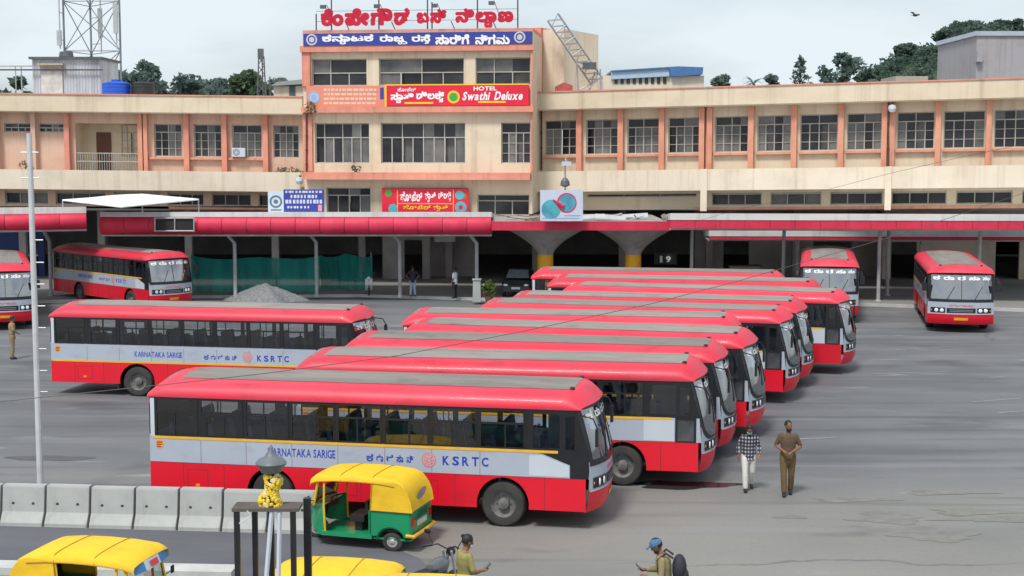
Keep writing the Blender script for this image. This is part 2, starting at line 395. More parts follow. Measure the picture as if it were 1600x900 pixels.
paint = mat('worn_road_paint', (.225, .23, .24), .8, 0.25, 2)
rnd = random.Random(3)
mb = MB()
for (x0, y0, x1, y1) in [(1395, 525, 1412, 524), (1400, 546, 1435, 545), (1360, 563, 1402, 562), (1365, 584, 1480, 581), (1520, 628, 1598, 622), (1240, 686, 1305, 684), (1560, 645, 1600, 642), (1420, 507, 1440, 506), (1545, 590, 1580, 588)]:
    p, q = G(x0, y0), G(x1, y1); dd = (q - p).normalized(); w = Vector((-dd.y, dd.x, 0)) * .06
    mb.poly([(v.x, v.y, .006) for v in (p - w, q - w, q + w, p + w)])
structure(mb.build('parking_line', paint))

# ------------------------------------------------------------------ bus
ZB = dict(skirt=.42, red=1.13, win=1.72, roof=2.62)
def lean(z):
    r = -.30 * (max(0, z - 1.42) / 1.2) ** 1.25
    if z < .8: r -= .10 * ((.8 - z) / .4) ** 2
    return r
def Xf(y, z):
    return 5.05 + lean(z) + .34 * (1 - abs(y / 1.25) ** 2.5)
def arch_strip(zt, z0, xs, wheels, r=.60, zc=.5):
    """outline in x,z of the skirt between z0 and zt with wheel arches cut from below"""
    x0, x1 = xs; pts = [(x0, zt), (x0, z0)]
    for wx in wheels:
        h = math.sqrt(r * r - (z0 - zc) ** 2); a0 = math.atan2(z0 - zc, -h); a1 = math.atan2(z0 - zc, h)
        if a0 < 0: a0 += 2 * math.pi
        for k in range(17):
            a = a0 + (a1 - a0) * k / 16; pts.append((wx + r * math.cos(a), zc + r * math.sin(a)))
    pts += [(x1, z0), (x1, zt)]
    return pts
WHEELS = (-2.35, 3.1)
def front_patch(mb, y0, y1, z0, z1, lift, m=0, nu=14, nv=6, rb=0.0, rt=0.0):
    """rounded rectangle laid on the curved front; rb / rt corner radii at the bottom and top"""
    def hw(z):
        w = (y1 - y0) / 2
        for r, d in ((rb, z - z0), (rt, z1 - z)):
            if r and d < r: w -= r - math.sqrt(max(0, r * r - (r - d) ** 2))
        return w
    zs = [z0 + (z1 - z0) * (.5 - .5 * math.cos(math.pi * j / nv)) for j in range(nv + 1)]
    yc = (y0 + y1) / 2
    def fn(u, v):
        z = zs[min(nv, round(v * nv))]; y = yc + (2 * u - 1) * hw(z)
        return (Xf(y, z) + lift, y, z)
    return mb.grid(fn, nu, nv, m)
def make_bus(kind, name='bus'):
    root = empty(name, (0, 0, 0))
    # --- body: skirt, silver band, rear, front shell, floor
    body = MB()     # mats 0 red 1 silver 2 black 3 inside
    for s in (-1, 1):
        y = 1.25 * s
        for z0, z1, m in ((.42, 1.13, 0), (1.13, 1.72, 1)):
            if m == 0: pts = arch_strip(z1, z0, (-5.3, 5.05 + lean(.45)), WHEELS)
            else: pts = [(-5.3, z1), (-5.3, z0), (5.05, z0), (5.05 + lean(z1), z1)]
            body.prism([(x, y, z) for x, z in pts], (0, -s * .03, 0), m)
        body.prism([(x, y, z) for x, z in ((-5.3, 2.62), (-5.3, 2.575), (5.05 + lean(2.575), 2.575), (5.05 + lean(2.62), 2.62))], (0, -s * .03, 0), 2)
        body.box(-5.3, -5.2, y - .03 if s > 0 else y, y if s > 0 else y + .03, 1.72, 2.575, 4)
        for k in range(9):
            x = -5.2 + k * 1.106
            body.box(x - .03, x + .03, y - .045 if s > 0 else y + .005, y - .005 if s > 0 else y + .045, 1.72, 2.575, 2)
    for z0, z1, m in ((.42, 1.13, 0), (1.13, 1.75, 1), (1.75, 2.45, 2), (2.45, 2.62, 0)):
        body.box(-5.34, -5.3, -1.22, 1.22, z0, z1, m)
    zs = [.40, .48, .56, .66, .80, .87, 1.0, 1.2, 1.42, 1.5]
    zup = [1.5, 1.7, 1.95, 2.2, 2.42, 2.58, 2.64]
    for j in range(len(zs) - 1):
        z0, z1 = zs[j], zs[j + 1]
        body.grid(lambda u, v: (Xf(-1.25 + 2.5 * u, z0 + (z1 - z0) * v), -1.25 + 2.5 * u, z0 + (z1 - z0) * v), 20, 1, 0 if z1 <= .88 else 1)
    # windscreen surround: pillars and header only, the screen opening stays open
    zb = 1.36 if kind == 2 else 1.5
    for j in range(len(zup) - 1):
        z0, z1 = zup[j], zup[j + 1]
        for ya, yb in ((-1.25, -1.12), (1.12, 1.25)) if z1 < 2.6 else ((-1.25, 1.25),):
            body.grid(lambda u, v: (Xf(ya + (yb - ya) * u, z0 + (z1 - z0) * v), ya + (yb - ya) * u, z0 + (z1 - z0) * v), 4 if z1 < 2.6 else 20, 1, 2)
    body.box(-5.3, -2.99, -1.21, 1.21, .86, .90, 3); body.box(-2.985, -1.715, -.70, .70, .86, .90, 3); body.box(-1.71, 2.46, -1.21, 1.21, .86, .90, 3)
    body.box(2.465, 3.735, -.70, .70, .86, .90, 3); body.box(3.74, 4.9, -1.21, 1.21, .86, .90, 3)
    body.box(-5.2, 4.4, -1.20, 1.20, 2.57, 2.60, 3)
    body.box(4.55, 4.95, -1.1, 1.1, .9, 1.40, 2)         # dashboard
    for wx in WHEELS:
        for s in (-1, 1):
            n = 16; vs = []
            for yy in (1.22 * s, .72 * s):
                for k in range(n + 1):
                    a = math.pi * k / n; vs.append((wx + .615 * math.cos(a), yy, .5 + .615 * math.sin(a) if .5 + .615 * math.sin(a) > .42 else .42))
            body.add(vs, [(k, k + 1, n + 2 + k, n + 1 + k) for k in range(n)] + [tuple(range(n + 1, 2 * n + 2))], 2)
    body.build('body', [bus_red, bus_grey, black_trim, bus_inside, bus_white], root)
    ch = MB(); ch.box(-5.1, 4.8, -.55, -.4, .5, .8); ch.box(-5.1, 4.8, .4, .55, .5, .8); ch.box(-.6, .9, -1.05, 1.05, .36, .72); ch.box(-2.45, -2.25, -.9, .9, .42, .58); ch.box(3.0, 3.2, -.9, .9, .42, .58)
    ch.box(1.6, 2.3, -1.15, -.6, .42, .8)
    ch.build('chassis', chassis, root)
    # --- roof
    sec = [(-1.27, 2.60), (-1.275, 2.66), (-1.25, 2.745), (-1.19, 2.83), (-1.07, 2.905), (-.85, 2.962), (-.6, 2.997), (-.3, 3.025), (0, 3.035)]
    sec = sec + [(-y, z) for y, z in sec[-2::-1]]
    def prof(s):   # height factor along the roof
        k = 1.0
        if s < .045: k = .30 + .70 * math.sin(math.pi / 2 * s / .045)
        if s > .955: k = .22 + .78 * math.sin(math.pi / 2 * (1 - s) / .045)
        return k
    def rp(s, y, z, lift=0):
        x = -5.36 - .05 * (1 - abs(y / 1.275) ** 2.5) + s * (Xf(max(-1.25, min(1.25, y)), 2.62) + .07 + 5.41)
        return (x, y, 2.60 + (z - 2.60) * prof(s) + lift)
    ss = [0, .006, .014, .026, .045] + [.045 + .91 * k / 14 for k in range(1, 15)] + [.966, .977, .987, .995, 1]
    rf = MB(); vs = [rp(s, y, z) for s in ss for y, z in sec]; n = len(sec)
    rf.add(vs, [(i * n + k, i * n + k + 1, (i + 1) * n + k + 1, (i + 1) * n + k) for i in range(len(ss) - 1) for k in range(n - 1)])
    rf.add([vs[k] for k in range(n)], [tuple(range(n))]); rf.add([vs[-n + k] for k in range(n)], [tuple(range(n))])
    roof = rf.build('roof', roof_red_sheen, root, smooth=True)
    inner = [(-.82, 2.967), (-.6, 2.997), (-.3, 3.025), (0, 3.035), (.3, 3.025), (.6, 2.997), (.82, 2.967)]
    pn = MB(); sl = [.03 + .925 * k / 20 for k in range(21)]
    vs = [rp(s, y, z, .008) for s in sl for y, z in inner]; n = len(inner)
    pn.add(vs, [(i * n + k, i * n + k + 1, (i + 1) * n + k + 1, (i + 1) * n + k) for i in range(20) for k in range(n - 1)])
    pn.build('canvas_panel', roof_grey, roof, smooth=True)
    for s, y in ((.955, -.78), (.955, .78)):
        q = rp(s, y, 2.97); lm = MB(); lm.ball((q[0], q[1], q[2] + .02), .05, 8, sq=(1.3, .9, .8)); lm.build('marker_lamp', black_trim, roof)
    gutter = MB()
    for s in (-1, 1): gutter.box(-5.3, 4.76, 1.252 * s - .012, 1.252 * s + .012, 2.585, 2.603)
    gutter.build('gutter', black_trim, root)
    # --- side windows: frame with mid rail and mullion, pane as a sub-part
    for s in (-1, 1):
        y = 1.25 * s
        for k in range(8):
            x0 = -5.17 + k * 1.106; x1 = x0 + 1.046; zt, zb_, t = 2.575, 1.72, .035
            f = MB(); ya, yb = (y - .03, y + .006) if s > 0 else (y - .006, y + .03)
            f.box(x0, x1, ya, yb, zb_, zb_ + t); f.box(x0, x1, ya, yb, zt - t, zt); f.box(x0, x0 + t, ya, yb, zb_ + t, zt - t); f.box(x1 - t, x1, ya, yb, zb_ + t, zt - t)
            zm = 2.27; f.box(x0 + t, x1 - t, ya, yb, zm - .02, zm + .02)
            xm = (x0 + x1) / 2 + (.06 if k % 2 else -.05); f.box(xm - .018, xm + .018, ya + .006, yb - .006, zb_ + t, zm - .02)
            if k == 1: f.box(x0 + t, x0 + .16, ya, yb, zb_ + t, zm - .02); f.box(x1 - .16, x1 - t, ya, yb, zb_ + t, zm - .02); f.box(x0 + .16, x1 - .16, ya, yb, zm - .1, zm - .02)
            fr = f.build('window', black_trim, root)
            g = MB(); yy = y - .012 * s; g.poly([(x0 + t, yy, zb_ + t), (x1 - t, yy, zb_ + t), (x1 - t, yy, zt - t), (x0 + t, yy, zt - t)]); g.build('pane', bus_glass, fr)
    # --- driver's side front quarter
    y = -1.256
    dw = MB()
    if kind == 1:
        outer = [(3.66, 2.60), (3.66, 1.70), (4.02, 1.64), (4.62, 1.42), (4.62, 1.13), (5.04, 1.13), (5.045, 1.42), (5.05 + lean(1.9), 1.9), (5.05 + lean(2.6), 2.6)]
        holes = [(3.80, 4.38, 1.78, 2.50), (4.52, 4.72, 1.76, 2.46)]
    else:
        outer = [(3.66, 2.60), (3.66, 1.72), (5.04, 1.72), (5.05 + lean(1.9), 1.9), (5.05 + lean(2.6), 2.6)]
        holes = [(3.78, 4.42, 1.80, 2.50), (4.52, 4.74, 1.76, 2.46), (4.46, 4.86, 1.16, 1.66)]
        dw.box(4.40, 4.92, -1.262, -1.254, 1.13, 1.72)
    xs_ = [3.66] + [v for h in holes[:2] for v in h[:2]] + [4.76]
    for xa, xb in zip(xs_[:-1], xs_[1:]):
        hh = [h for h in holes[:2] if h[0] < (xa + xb) / 2 < h[1]]
        for za, zb_2 in ([(1.72, hh[0][2]), (hh[0][3], 2.60)] if hh else [(1.72, 2.60)]): dw.poly([(xa, y, za), (xb, y, za), (xb, y, zb_2), (xa, y, zb_2)])
    dw.poly([(4.76, y, 1.72), (5.045, y, 1.72), (5.05 + lean(1.9), y, 1.9), (5.05 + lean(2.6), y, 2.6), (4.76, y, 2.6)])
    if kind == 1: dw.poly([(x, y, z) for x, z in ((3.66, 1.72), (3.66, 1.70), (4.02, 1.64), (4.62, 1.42), (4.62, 1.13), (5.04, 1.13), (5.045, 1.72))])
    q = dw.build('driver_window', black_trim, root)
    for ih, (x0, x1, z0, z1) in enumerate(holes):
        g = MB(); g.poly([(x0, y - .008, z0), (x1, y - .008, z0), (x1, y - .008, z1), (x0, y - .008, z1)]); g.build('pane', bus_glass if ih < 2 else mat('cab_glass', (.03, .035, .04), .08, .5, 1.5, c2=(.10, .115, .125)), q)  # low cab pane is opaque; its paler mottling is painted reflection
    dr = MB()
    if kind == 1: dr.poly([(x, -1.2555, z) for x, z in ((3.7, 1.60), (3.7, 1.16), (4.6, 1.16), (4.6, 1.40), (4.0, 1.615))])
    else: dr.poly([(x, -1.2555, z) for x, z in ((3.62, 1.66), (3.62, 1.15), (4.38, 1.15), (4.38, 1.66))])
    dr.build('driver_door', bus_white, root)
    # far (kerb) side passenger door
    pd = MB(); pd.box(3.72, 4.62, 1.252, 1.262, .5, 2.55); pdo = pd.build('passenger_door', bus_grey, root)
    g = MB(); g.box(3.80, 4.54, 1.264, 1.270, 1.3, 2.45); g.build('pane', win_glass, pdo)
    # --- windscreen
    ws = MB()
    if kind == 1:
        sur = MB(); front_patch(sur, -1.235, 1.235, 1.40, 1.53, .010); 
        so = sur.build('windscreen_frame', black_trim, root)
        front_patch(ws, -1.13, 1.13, 1.52, 2.585, .006, nu=18, nv=8)
    else:
        sur = MB()
        front_patch(sur, -1.245, 1.245, 1.16, 1.55, .006, rb=.40, nv=10)
        so = sur.build('windscreen_frame', black_trim, root)
        front_patch(ws, -1.16, 1.16, 1.24, 2.585, .012, nu=18, nv=14, rb=.36)
    wo = ws.build('windscreen', wind_glass, root, smooth=True)
    if True:
        for yy in (-.55, .5):
            wp = MB(); wp.tube([(Xf(yy, 1.50) + .03, yy, 1.50), (Xf(yy + .3, 2.1) + .03, yy + .3, 2.1)], .014, 5)
            wp.build('wiper', black_trim, wo)
        dv = MB(); dv.tube([(Xf(0, z) + .018, 0, z) for z in (1.5, 1.8, 2.1, 2.4, 2.58)], .012, 5); dv.build('centre_bar', black_trim, wo)
    db = MB()
    for a0, w, s_ in ((-1.05, .24, 'ಕ'), (-.66, .38, 'ರಾ'), (-.14, .28, 'ರ'), (.28, .40, 'ಸಾ'), (.80, .26, 'ಸಂ')):
        text(db, s_, w, .17, lambda u, v, lf: (Xf(a0 + u, 2.37 + v) + .022 + lf, a0 + u, 2.37 + v), bold=.02, fat=.03)
    db.build('route_lettering', text_white, wo)
    # --- front details
    gr = MB(); front_patch(gr, -.54, .54, .92, 1.13, .012, nu=10, nv=2); gro = gr.build('grille', black_trim, root)
    lg = MB()
    for k in range(2):
        z0 = .97 + k * .07; front_patch(lg, -.44, .44, z0, z0 + .02, .02, nu=8, nv=1)
    lg.build('grille_bar', steel, gro)
    mk = MB(); text(mk, 'ಕರಾರಸಾಸಂ', .9, .11, lambda u, v, lf: (Xf(u - .45, 1.20 + v) + .008 + lf, u - .45, 1.20 + v), bold=.03); mk.build('front_lettering', emblem_red, root)
    for s in (-1, 1):
        hl = MB(); front_patch(hl, min(.60 * s, 1.14 * s), max(.60 * s, 1.14 * s), .91, 1.14, .010, nu=6, nv=3); ho = hl.build('headlight', black_trim, root)
        for yy, rr in ((.72, .085), (.92, .085)):
            b = MB(); b.lathe([(.0, .035), (rr * .7, .03), (rr, .012), (rr, 0)], 12, (Xf(yy * s, 1.02) + .008, yy * s, 1.02), 'X'); b.build('lamp', lamp_glass, ho)
        b = MB(); b.ball((Xf(1.10 * s, 1.02) + .005, 1.10 * s, 1.02), .035, 8, sq=(.5, .7, 1)); b.build('indicator', amber, ho)
    bl = MB(); front_patch(bl, -1.24, 1.24, .855, .885, .02, nu=18, nv=1); bl.build('bumper_trim', bus_white, root)
    npm = MB(); front_patch(npm, -.26, .26, .58, .70, .012, nu=4, nv=1); npm.build('number_plate', yellow_paint, root)
    # --- mirrors
    for s in (-1, 1):
        mr_ = MB(); mr_.tube([(4.85, 1.24 * s, 2.5), (5.15, 1.36 * s, 2.45), (5.25, 1.40 * s, 2.25)], .018, 6)
        mr_.box(5.21, 5.27, 1.40 * s - .10, 1.40 * s + .10, 1.88, 2.25); mr_.build('mirror', black_trim, root)
    # --- wheels
    for wx in WHEELS:
        for s in (-1, 1):
            w = empty('wheel', (wx, 0, .5)); w.parent = root
            y0 = 1.20 * s
            t = MB(); t.lathe([(.29, .0), (.34, .012), (.46, .0), (.50, -.05), (.50, -.24), (.46, -.29), (.3, -.29)] if s > 0 else [(.29, .0), (.34, -.012), (.46, .0), (.50, .05), (.50, .24), (.46, .29), (.3, .29)], 28, (0, y0, 0), 'Y', cap=False); t.build('tyre', rubber, w, smooth=True)
            k = -s; r_ = MB(); r_.lathe([(.30, .01 * k), (.28, .03 * k), (.24, .10 * k), (.13, .11 * k), (.12, .02 * k), (.07, .0), (0, -.01 * k)], 24, (0, y0, 0), 'Y', cap=False)
            for q_ in range(8):
                a = 2 * math.pi * q_ / 8; r_.ball((.165 * math.cos(a), y0 + .10 * k, .165 * math.sin(a)), .022, 6)
            r_.build('rim', rim_grey, w, smooth=True)
    for s in (-1, 1): mf = MB(); mf.box(-3.05, -3.02, s - .2, s + .2, .22, .5); mf.build('mud_flap', rubber, root)
    # --- seats seen through the windows
    for k in range(9):
        for s in (-1, 1):
            x = -4.75 + k * .96; st = MB()
            st.box(x, x + .42, .72 * s - .46, .72 * s + .46, 1.22, 1.34); st.prism([(x - .02, .72 * s - .46, 1.30), (x + .10, .72 * s - .46, 1.30), (x - .03, .72 * s - .46, 2.02), (x - .13, .72 * s - .46, 2.02)], (0, .92, 0))
            st.box(x + .05, x + .1, .72 * s - .4, .72 * s + .4, .9, 1.22)
            st.build('seat', seat_blue, root)
    for s in (-1, 1):
        for k in range(5):
            hp = MB(); hp.tube([(-4.2 + k * 1.9, .26 * s, .9), (-4.2 + k * 1.9, .26 * s, 2.57)], .017, 6); hp.build('grab_pole', mat('grab_pole_yellow', (.45, .36, .05), .5, .1), root)
    ds = MB(); ds.box(3.95, 4.35, -.95, -.45, 1.2, 1.32); ds.box(3.9, 4.0, -.95, -.45, 1.32, 2.0); ds.build('driver_seat', seat_blue, root)
    sw = MB()
    for k in range(16):
        a, b = 2 * math.pi * k / 16, 2 * math.pi * (k + 1) / 16
        sw.tube([(4.55 + .07 * math.sin(a), -.7 + .22 * math.cos(a), 1.55 + .2 * math.sin(a)), (4.55 + .07 * math.sin(b), -.7 + .22 * math.cos(b), 1.55 + .2 * math.sin(b))], .018, 5)
    sw.tube([(4.55, -.7, 1.55), (4.75, -.7, 1.2)], .025, 6); sw.build('steering_wheel', black_trim, root)
    for s in (-1, 1):
        sm = MB(); y0, y1 = (1.2505, 1.2525) if s > 0 else (-1.2525, -1.2505)
        for x in (-4.5, -3.5, -1.3, -.2, .9, 2.0, 4.05):
            sm.box(x - .006, x + .006, y0, y1, .44, 1.12)
        for x in (-4.06, -2.95, -1.84, -.74, .37, 1.47, 2.58): sm.box(x - .004, x + .004, y0, y1, 1.14, 1.64)
        sm.box(-5.28, 4.9, y0, y1, 1.124, 1.134)
        for x0, x1 in ((-.9, -.3), (.95, 1.6), (-4.4, -3.9)):
            for q in (x0, x1): sm.box(q - .007, q + .007, y0, y1, .55, .98)
            sm.box(x0, x1, y0, y1, .545, .557); sm.box(x0, x1, y0, y1, .975, .987)
        sm.build('panel_seam', mat('seam_dark', (.16, .02, .03), .6, .1), root)
        ft = MB(); ft.box(-4.2, -4.1, min(1.25 * s, 1.262 * s), max(1.25 * s, 1.262 * s), .60, .66); ft.build('side_marker', amber, root)
    # --- livery on the driver's side
    st = MB(); st.box(-5.25, 4.35 if kind == 1 else 4.3, -1.258, -1.2505, -.03, .03); so = st.build('livery_stripe', yellow_stripe, root); so.location = (0, 0, 1.69)
    def side(x0, z0): return lambda u, v, lf: (x0 + u, -1.2535 - lf * .5, z0 + v)
    t = MB(); text(t, 'KARNATAKA SARIGE', 1.62, .185, side(-2.42, 1.36), bold=.012); t.build('side_lettering', text_blue, root)
    t = MB()
    for i, s_ in enumerate(('ಕ', 'ರಾ', 'ರ', 'ಸಾ', 'ನಿ')): text(t, s_, .16, .17, side(-.06 + i * .235, 1.33), bold=.03)
    t.build('side_lettering', text_blue, root)
    t = MB()
    for i, s_ in enumerate('KSRTC'): text(t, s_, .155, .20, side(1.72 + i * .225, 1.315), bold=.03)
    t.build('side_lettering', text_blue, root)
    e = MB(); cx, cz = 1.40, 1.415
    for r0, r1 in ((.165, .145), (.12, .105)):
        n = 28; vs = [(cx + r * math.cos(2 * math.pi * k / n), -1.254, cz + r * math.sin(2 * math.pi * k / n)) for r in (r0, r1) for k in range(n)]
        e.add(vs, [(k, (k + 1) % n, n + (k + 1) % n, n + k) for k in range(n)])
    for k in range(8):
        a = math.pi * k / 4; e.tube([(cx + .03 * math.cos(a), -1.254, cz + .03 * math.sin(a)), (cx + .10 * math.cos(a), -1.254, cz + .10 * math.sin(a))], .009, 4)
    n = 28; e.add([(cx + .143 * math.cos(2 * math.pi * k / n), -1.2525, cz + .143 * math.sin(2 * math.pi * k / n)) for k in range(n)], [tuple(range(n))], 1)
    e.build('emblem', [emblem_red, mat('emblem_pale', (.58, .40, .44), .5, 0)], root)
    pl = MB(); n = 20; pl.add([(-5.08 + .10 * math.cos(2 * math.pi * k / n), -1.254, 1.53 + .10 * math.sin(2 * math.pi * k / n)) for k in range(n)], [tuple(range(n))])
    pl.build('fuel_notice', amber, root)
    nt = MB()
    for k in range(3): nt.box(-5.15, -5.01 - .02 * k, -1.2562, -1.255, 1.565 - k * .05, 1.585 - k * .05)
    nt.build('notice_mark', text_black, root)
    return root

bus1 = make_bus(1); bus2 = make_bus(2)
used = {1: False, 2: False}
def put_bus(kind, label, pos, heading, sx=1, sy=1, sz=1, group='red and silver buses parked in the yard'):
    src = bus1 if kind == 1 else bus2
    o = src if not used[kind] else None
    o = o or copy_tree(src)
    used[kind] = True
    o.location = pos; o.rotation_euler = (0, 0, heading); o.scale = (sx, sy, sz)
    tag(o, label, 'bus', group); return o
def side_bus(kind, label, rpx, fpx, sx=None, dh=0, **k):
    a, b = G(*rpx, 2.62), G(*fpx, 2.62); d = b - a; h = math.atan2(d.y, d.x) + dh
    L = math.hypot(d.x, d.y); s = sx or L / (10.05 if kind == 1 else 10.05)
    c, sn = math.cos(h), math.sin(h); lx, ly = -5.3 * s, -1.25
    pos = (a.x - (c * lx - sn * ly), a.y - (sn * lx + c * ly), 0)
    print('BUS', label[:34], 'len %.2f scale %.2f heading %.1f pos %.1f %.1f' % (L, s, math.degrees(h), pos[0], pos[1]))
    return put_bus(kind, label, pos, h, sx=s, **k)
b1 = side_bus(1, 'nearest bus in the yard, whole silver side with blue lettering, behind the green rickshaw', (234, 618), (900, 640))
b2 = side_bus(2, 'second bus of the parked row, its front wheel showing just behind the nearest bus', (464, 580), (1078, 595))
side_bus(2, 'third bus of the row, its tall windscreen squeezed behind the second bus front', (536, 550), (1110, 566))
side_bus(2, 'fourth bus of the row, silver corner and red bumper above the man in checked shirt', (627, 526), (1155, 544))
side_bus(1, 'fifth bus of the row, set back so only a shorter red roof shows', (631, 508), (1138, 517))
side_bus(2, 'sixth bus of the row, red bumper and low cab window clear of its neighbours', (744, 490), (1214, 505))
side_bus(2, 'seventh bus of the row, just its windscreen and bumper corner peeking out', (792, 477), (1240, 489))
side_bus(2, 'eighth bus of the row, farthest forward at the right with its long dark shadow', (876, 461), (1306, 474))
side_bus(1, 'ninth bus of the row, roof only, ending below the bus that faces the camera', (857, 448), (1268, 456))
side_bus(1, 'last bus of the row, roof only, in front of the yellow funnel columns', (832, 435), (1212, 441))
bl = side_bus(1, 'bus standing alone at left with an orange stripe above its red skirt', (79, 494), (545, 504))
for ch in bl.children:
    if ch.name.startswith('livery_stripe'): ch.location.z = 1.15
    if ch.name.startswith('side_lettering'): ch.location.z = -.03
def face_bus(kind, label, cpx, heading, sx=1, sy=1, corner=-1, **k):
    """corner: front corner (local 4.75, corner*1.25, 2.62) is at the photo point cpx"""
    a = G(*cpx, 2.62); lx, ly = 4.75 * sx, corner * 1.25 * sy; c, s = math.cos(heading), math.sin(heading)
    return put_bus(kind, label, (a.x - (c * lx - s * ly), a.y - (s * lx + c * ly), 0), heading, sx=sx, sy=sy, **k)
face_bus(1, 'bus at far right, alone, facing the camera with yellow number plate', (1450, 427), R(-102.5), sy=1.14)
face_bus(1, 'bus facing the camera behind the row, lower half hidden by parked roofs', (1251, 417), R(-102), sy=1.08)
face_bus(1, 'bus turned three-quarter towards the camera in front of the teal net', (227, 407), R(-45), sx=.98)
face_bus(1, 'bus cut off by the left edge of the photo, only half its front showing', (52, 424), R(-69), corner=1)

# ------------------------------------------------------------------ terminal building
class Facade:
    """upright plane through two photo columns at given distances; local s along it, z up, d towards the yard"""
    def __init__(s, pxa, Ya, pxb, Yb, tilt=0.0, pyref=240):
        a, b = A(pxa, pyref, Ya), A(pxb, pyref, Yb); a.z = b.z = 0
        s.o = a; s.u = (b - a).normalized(); s.n = Vector((s.u.y, -s.u.x, 0)); s.t = tilt
    def hit(s, px, py, d=0.0):
        r = ray(px, py); q = s.o + s.n * d - Vector((0, 0, CAM_H)); k = q.dot(s.n) / r.dot(s.n)
        p = Vector((0, 0, CAM_H)) + r * k; sv = (p - s.o).dot(s.u); return sv, p.z - s.t * sv
    def S(s, px, d=0.0, py=220): return s.hit(px, py, d)[0]
    def p(s, sv, z, d=0.0):
        v = s.o + s.u * sv + s.n * d; return (v.x, v.y, z + s.t * sv)
    def box(s, mb, s0, s1, z0, z1, d0, d1, m=0):
        return mb.hexa([s.p(sv, z, d) for z in (z0, z1) for d in (d0, d1) for sv in (s0, s1)], m)
    def wall(s, mb, s0, s1, z0, z1, holes, d=0.0, depth=.3, m=0):
        ss = sorted({s0, s1, *[h[0] for h in holes], *[h[1] for h in holes]}); zs = sorted({z0, z1, *[h[2] for h in holes], *[h[3] for h in holes]})
        ss = [q for q in ss if s0 <= q <= s1]; zs = [q for q in zs if z0 <= q <= z1]
        for a, b in zip(ss[:-1], ss[1:]):
            for c, e in zip(zs[:-1], zs[1:]):
                cs, cz = (a + b) / 2, (c + e) / 2
                if any(h[0] < cs < h[1] and h[2] < cz < h[3] for h in holes): continue
                mb.poly([s.p(a, c, d), s.p(b, c, d), s.p(b, e, d), s.p(a, e, d)], m)
        for h in holes:
            a, b, c, e = h
            for (p0, p1) in (((a, c), (b, c)), ((b, c), (b, e)), ((b, e), (a, e)), ((a, e), (a, c))):
                mb.poly([s.p(*p0, d), s.p(*p1, d), s.p(*p1, d - depth), s.p(*p0, d - depth)], m)
bld = empty('terminal_building', (0, 86, 0), 0, 'long cream bus terminal with orange pilasters and a taller central tower block', 'building')
def part(mb, name, m, parent=None, **k):
    o = mb.build(name, m, None, **k); p = parent or bld
    o.parent = p; o.matrix_parent_inverse = Matrix.Translation(-Vector((0, 86, 0))) if p is bld else Matrix()
    return o
wr = random.Random(11)
def window(fc, s0, s1, z0, z1, d, nx=4, rows=(.25,), grille=True, pale=False, tophalf=True, name='window'):
    f = MB(); t = .06
    fc.box(f, s0, s1, z0, z0 + t, d, d + .06); fc.box(f, s0, s1, z1 - t, z1, d, d + .06); fc.box(f, s0, s0 + t, z0 + t, z1 - t, d, d + .06); fc.box(f, s1 - t, s1, z0 + t, z1 - t, d, d + .06)
    zt = z1 - (z1 - z0) * rows[0]
    fc.box(f, s0 + t, s1 - t, zt - .03, zt + .03, d, d + .05)
    for k in range(1, nx):
        sx = s0 + (s1 - s0) * k / nx; fc.box(f, sx - .03, sx + .03, z0 + t, zt - .03, d + .003, d + .047)
        if tophalf and k % 2 == (nx // 2) % 2: fc.box(f, sx - .025, sx + .025, zt + .03, z1 - t, d + .003, d + .047)
    if grille:
        n = 3
        for k in range(1, n):
            zz = z0 + (zt - z0) * k / n; fc.box(f, s0 + t, s1 - t, zz - .016, zz + .016, d + .012, d + .035)
    fo = part(f, name, frame_grey)
    g = MB()
    for k in range(nx):
        a = s0 + (s1 - s0) * k / nx; b = s0 + (s1 - s0) * (k + 1) / nx
        m = 1 if (pale and wr.random() < .6) or wr.random() < .16 else 0
        dd = d - .02 - (.25 if wr.random() < .18 else 0) ; tl = wr.uniform(-.03, .03)
        g.poly([fc.p(a, z0, dd + tl), fc.p(b, z0, dd - tl), fc.p(b, zt, dd - tl), fc.p(a, zt, dd + tl)], m)
        g.poly([fc.p(a, zt, d - .02), fc.p(b, zt, d - .02), fc.p(b, z1, d - .02), fc.p(a, z1, d - .02)], 1 if wr.random() < .3 else 0)
    go = g.build('pane', [win_glass, win_glass_pale], fo); return fo

# ---- right wing
RW = Facade(840, 86, 1600, 78.5, tilt=.0165)
def zz(py, d=0, fc=RW, px=840): return fc.hit(px, py, d)[1]
sE = RW.S(1700)
zr_top, zr_par = zz(145, 1.0), zz(171.5, 1.0)
zw_top, zw_bot = zz(189), zz(243)
z_led_t, z_led_b = zz(268, 1.2), zz(300, 1.2)
cols_r = [906.5, 971, 1035, 1103, 1174, 1241, 1314, 1387, 1465, 1544, 1625]
dbl = {1103, 1387}
w = MB(); holes = []
wins_r = []
edges = [842] + cols_r + [1700]
for a, b in zip(edges[:-1], edges[1:]):
    s0, s1 = RW.S(a + (9 if a not in dbl else 14)), RW.S(b - (5 if b not in dbl else 9))
    wins_r.append((s0, s1, zw_bot, zw_top))
zs0, zs1 = zz(323), zz(304)
strip = [(930 - 12, 1088), (1112, 1190), (1204, 1283), (1297, 1379), (1393, 1479), (1494, 1582), (1597, 1690)]
hs = [(RW.S(a, 0, 310), RW.S(b, 0, 310), zs0 if a > 1000 else zz(309), zs1) for a, b in strip]
RW.wall(w, RW.S(838), sE, 4.55, zr_par + .3, wins_r + hs)
part(w, 'wall', cream)
for h in wins_r: window(RW, h[0], h[1], h[2], h[3], -.22, nx=4, pale=True)
for h in hs:
    window(RW, h[0], h[1], h[2], h[3], -.22, nx=3, rows=(.12,), grille=False, tophalf=False, name='strip_window')
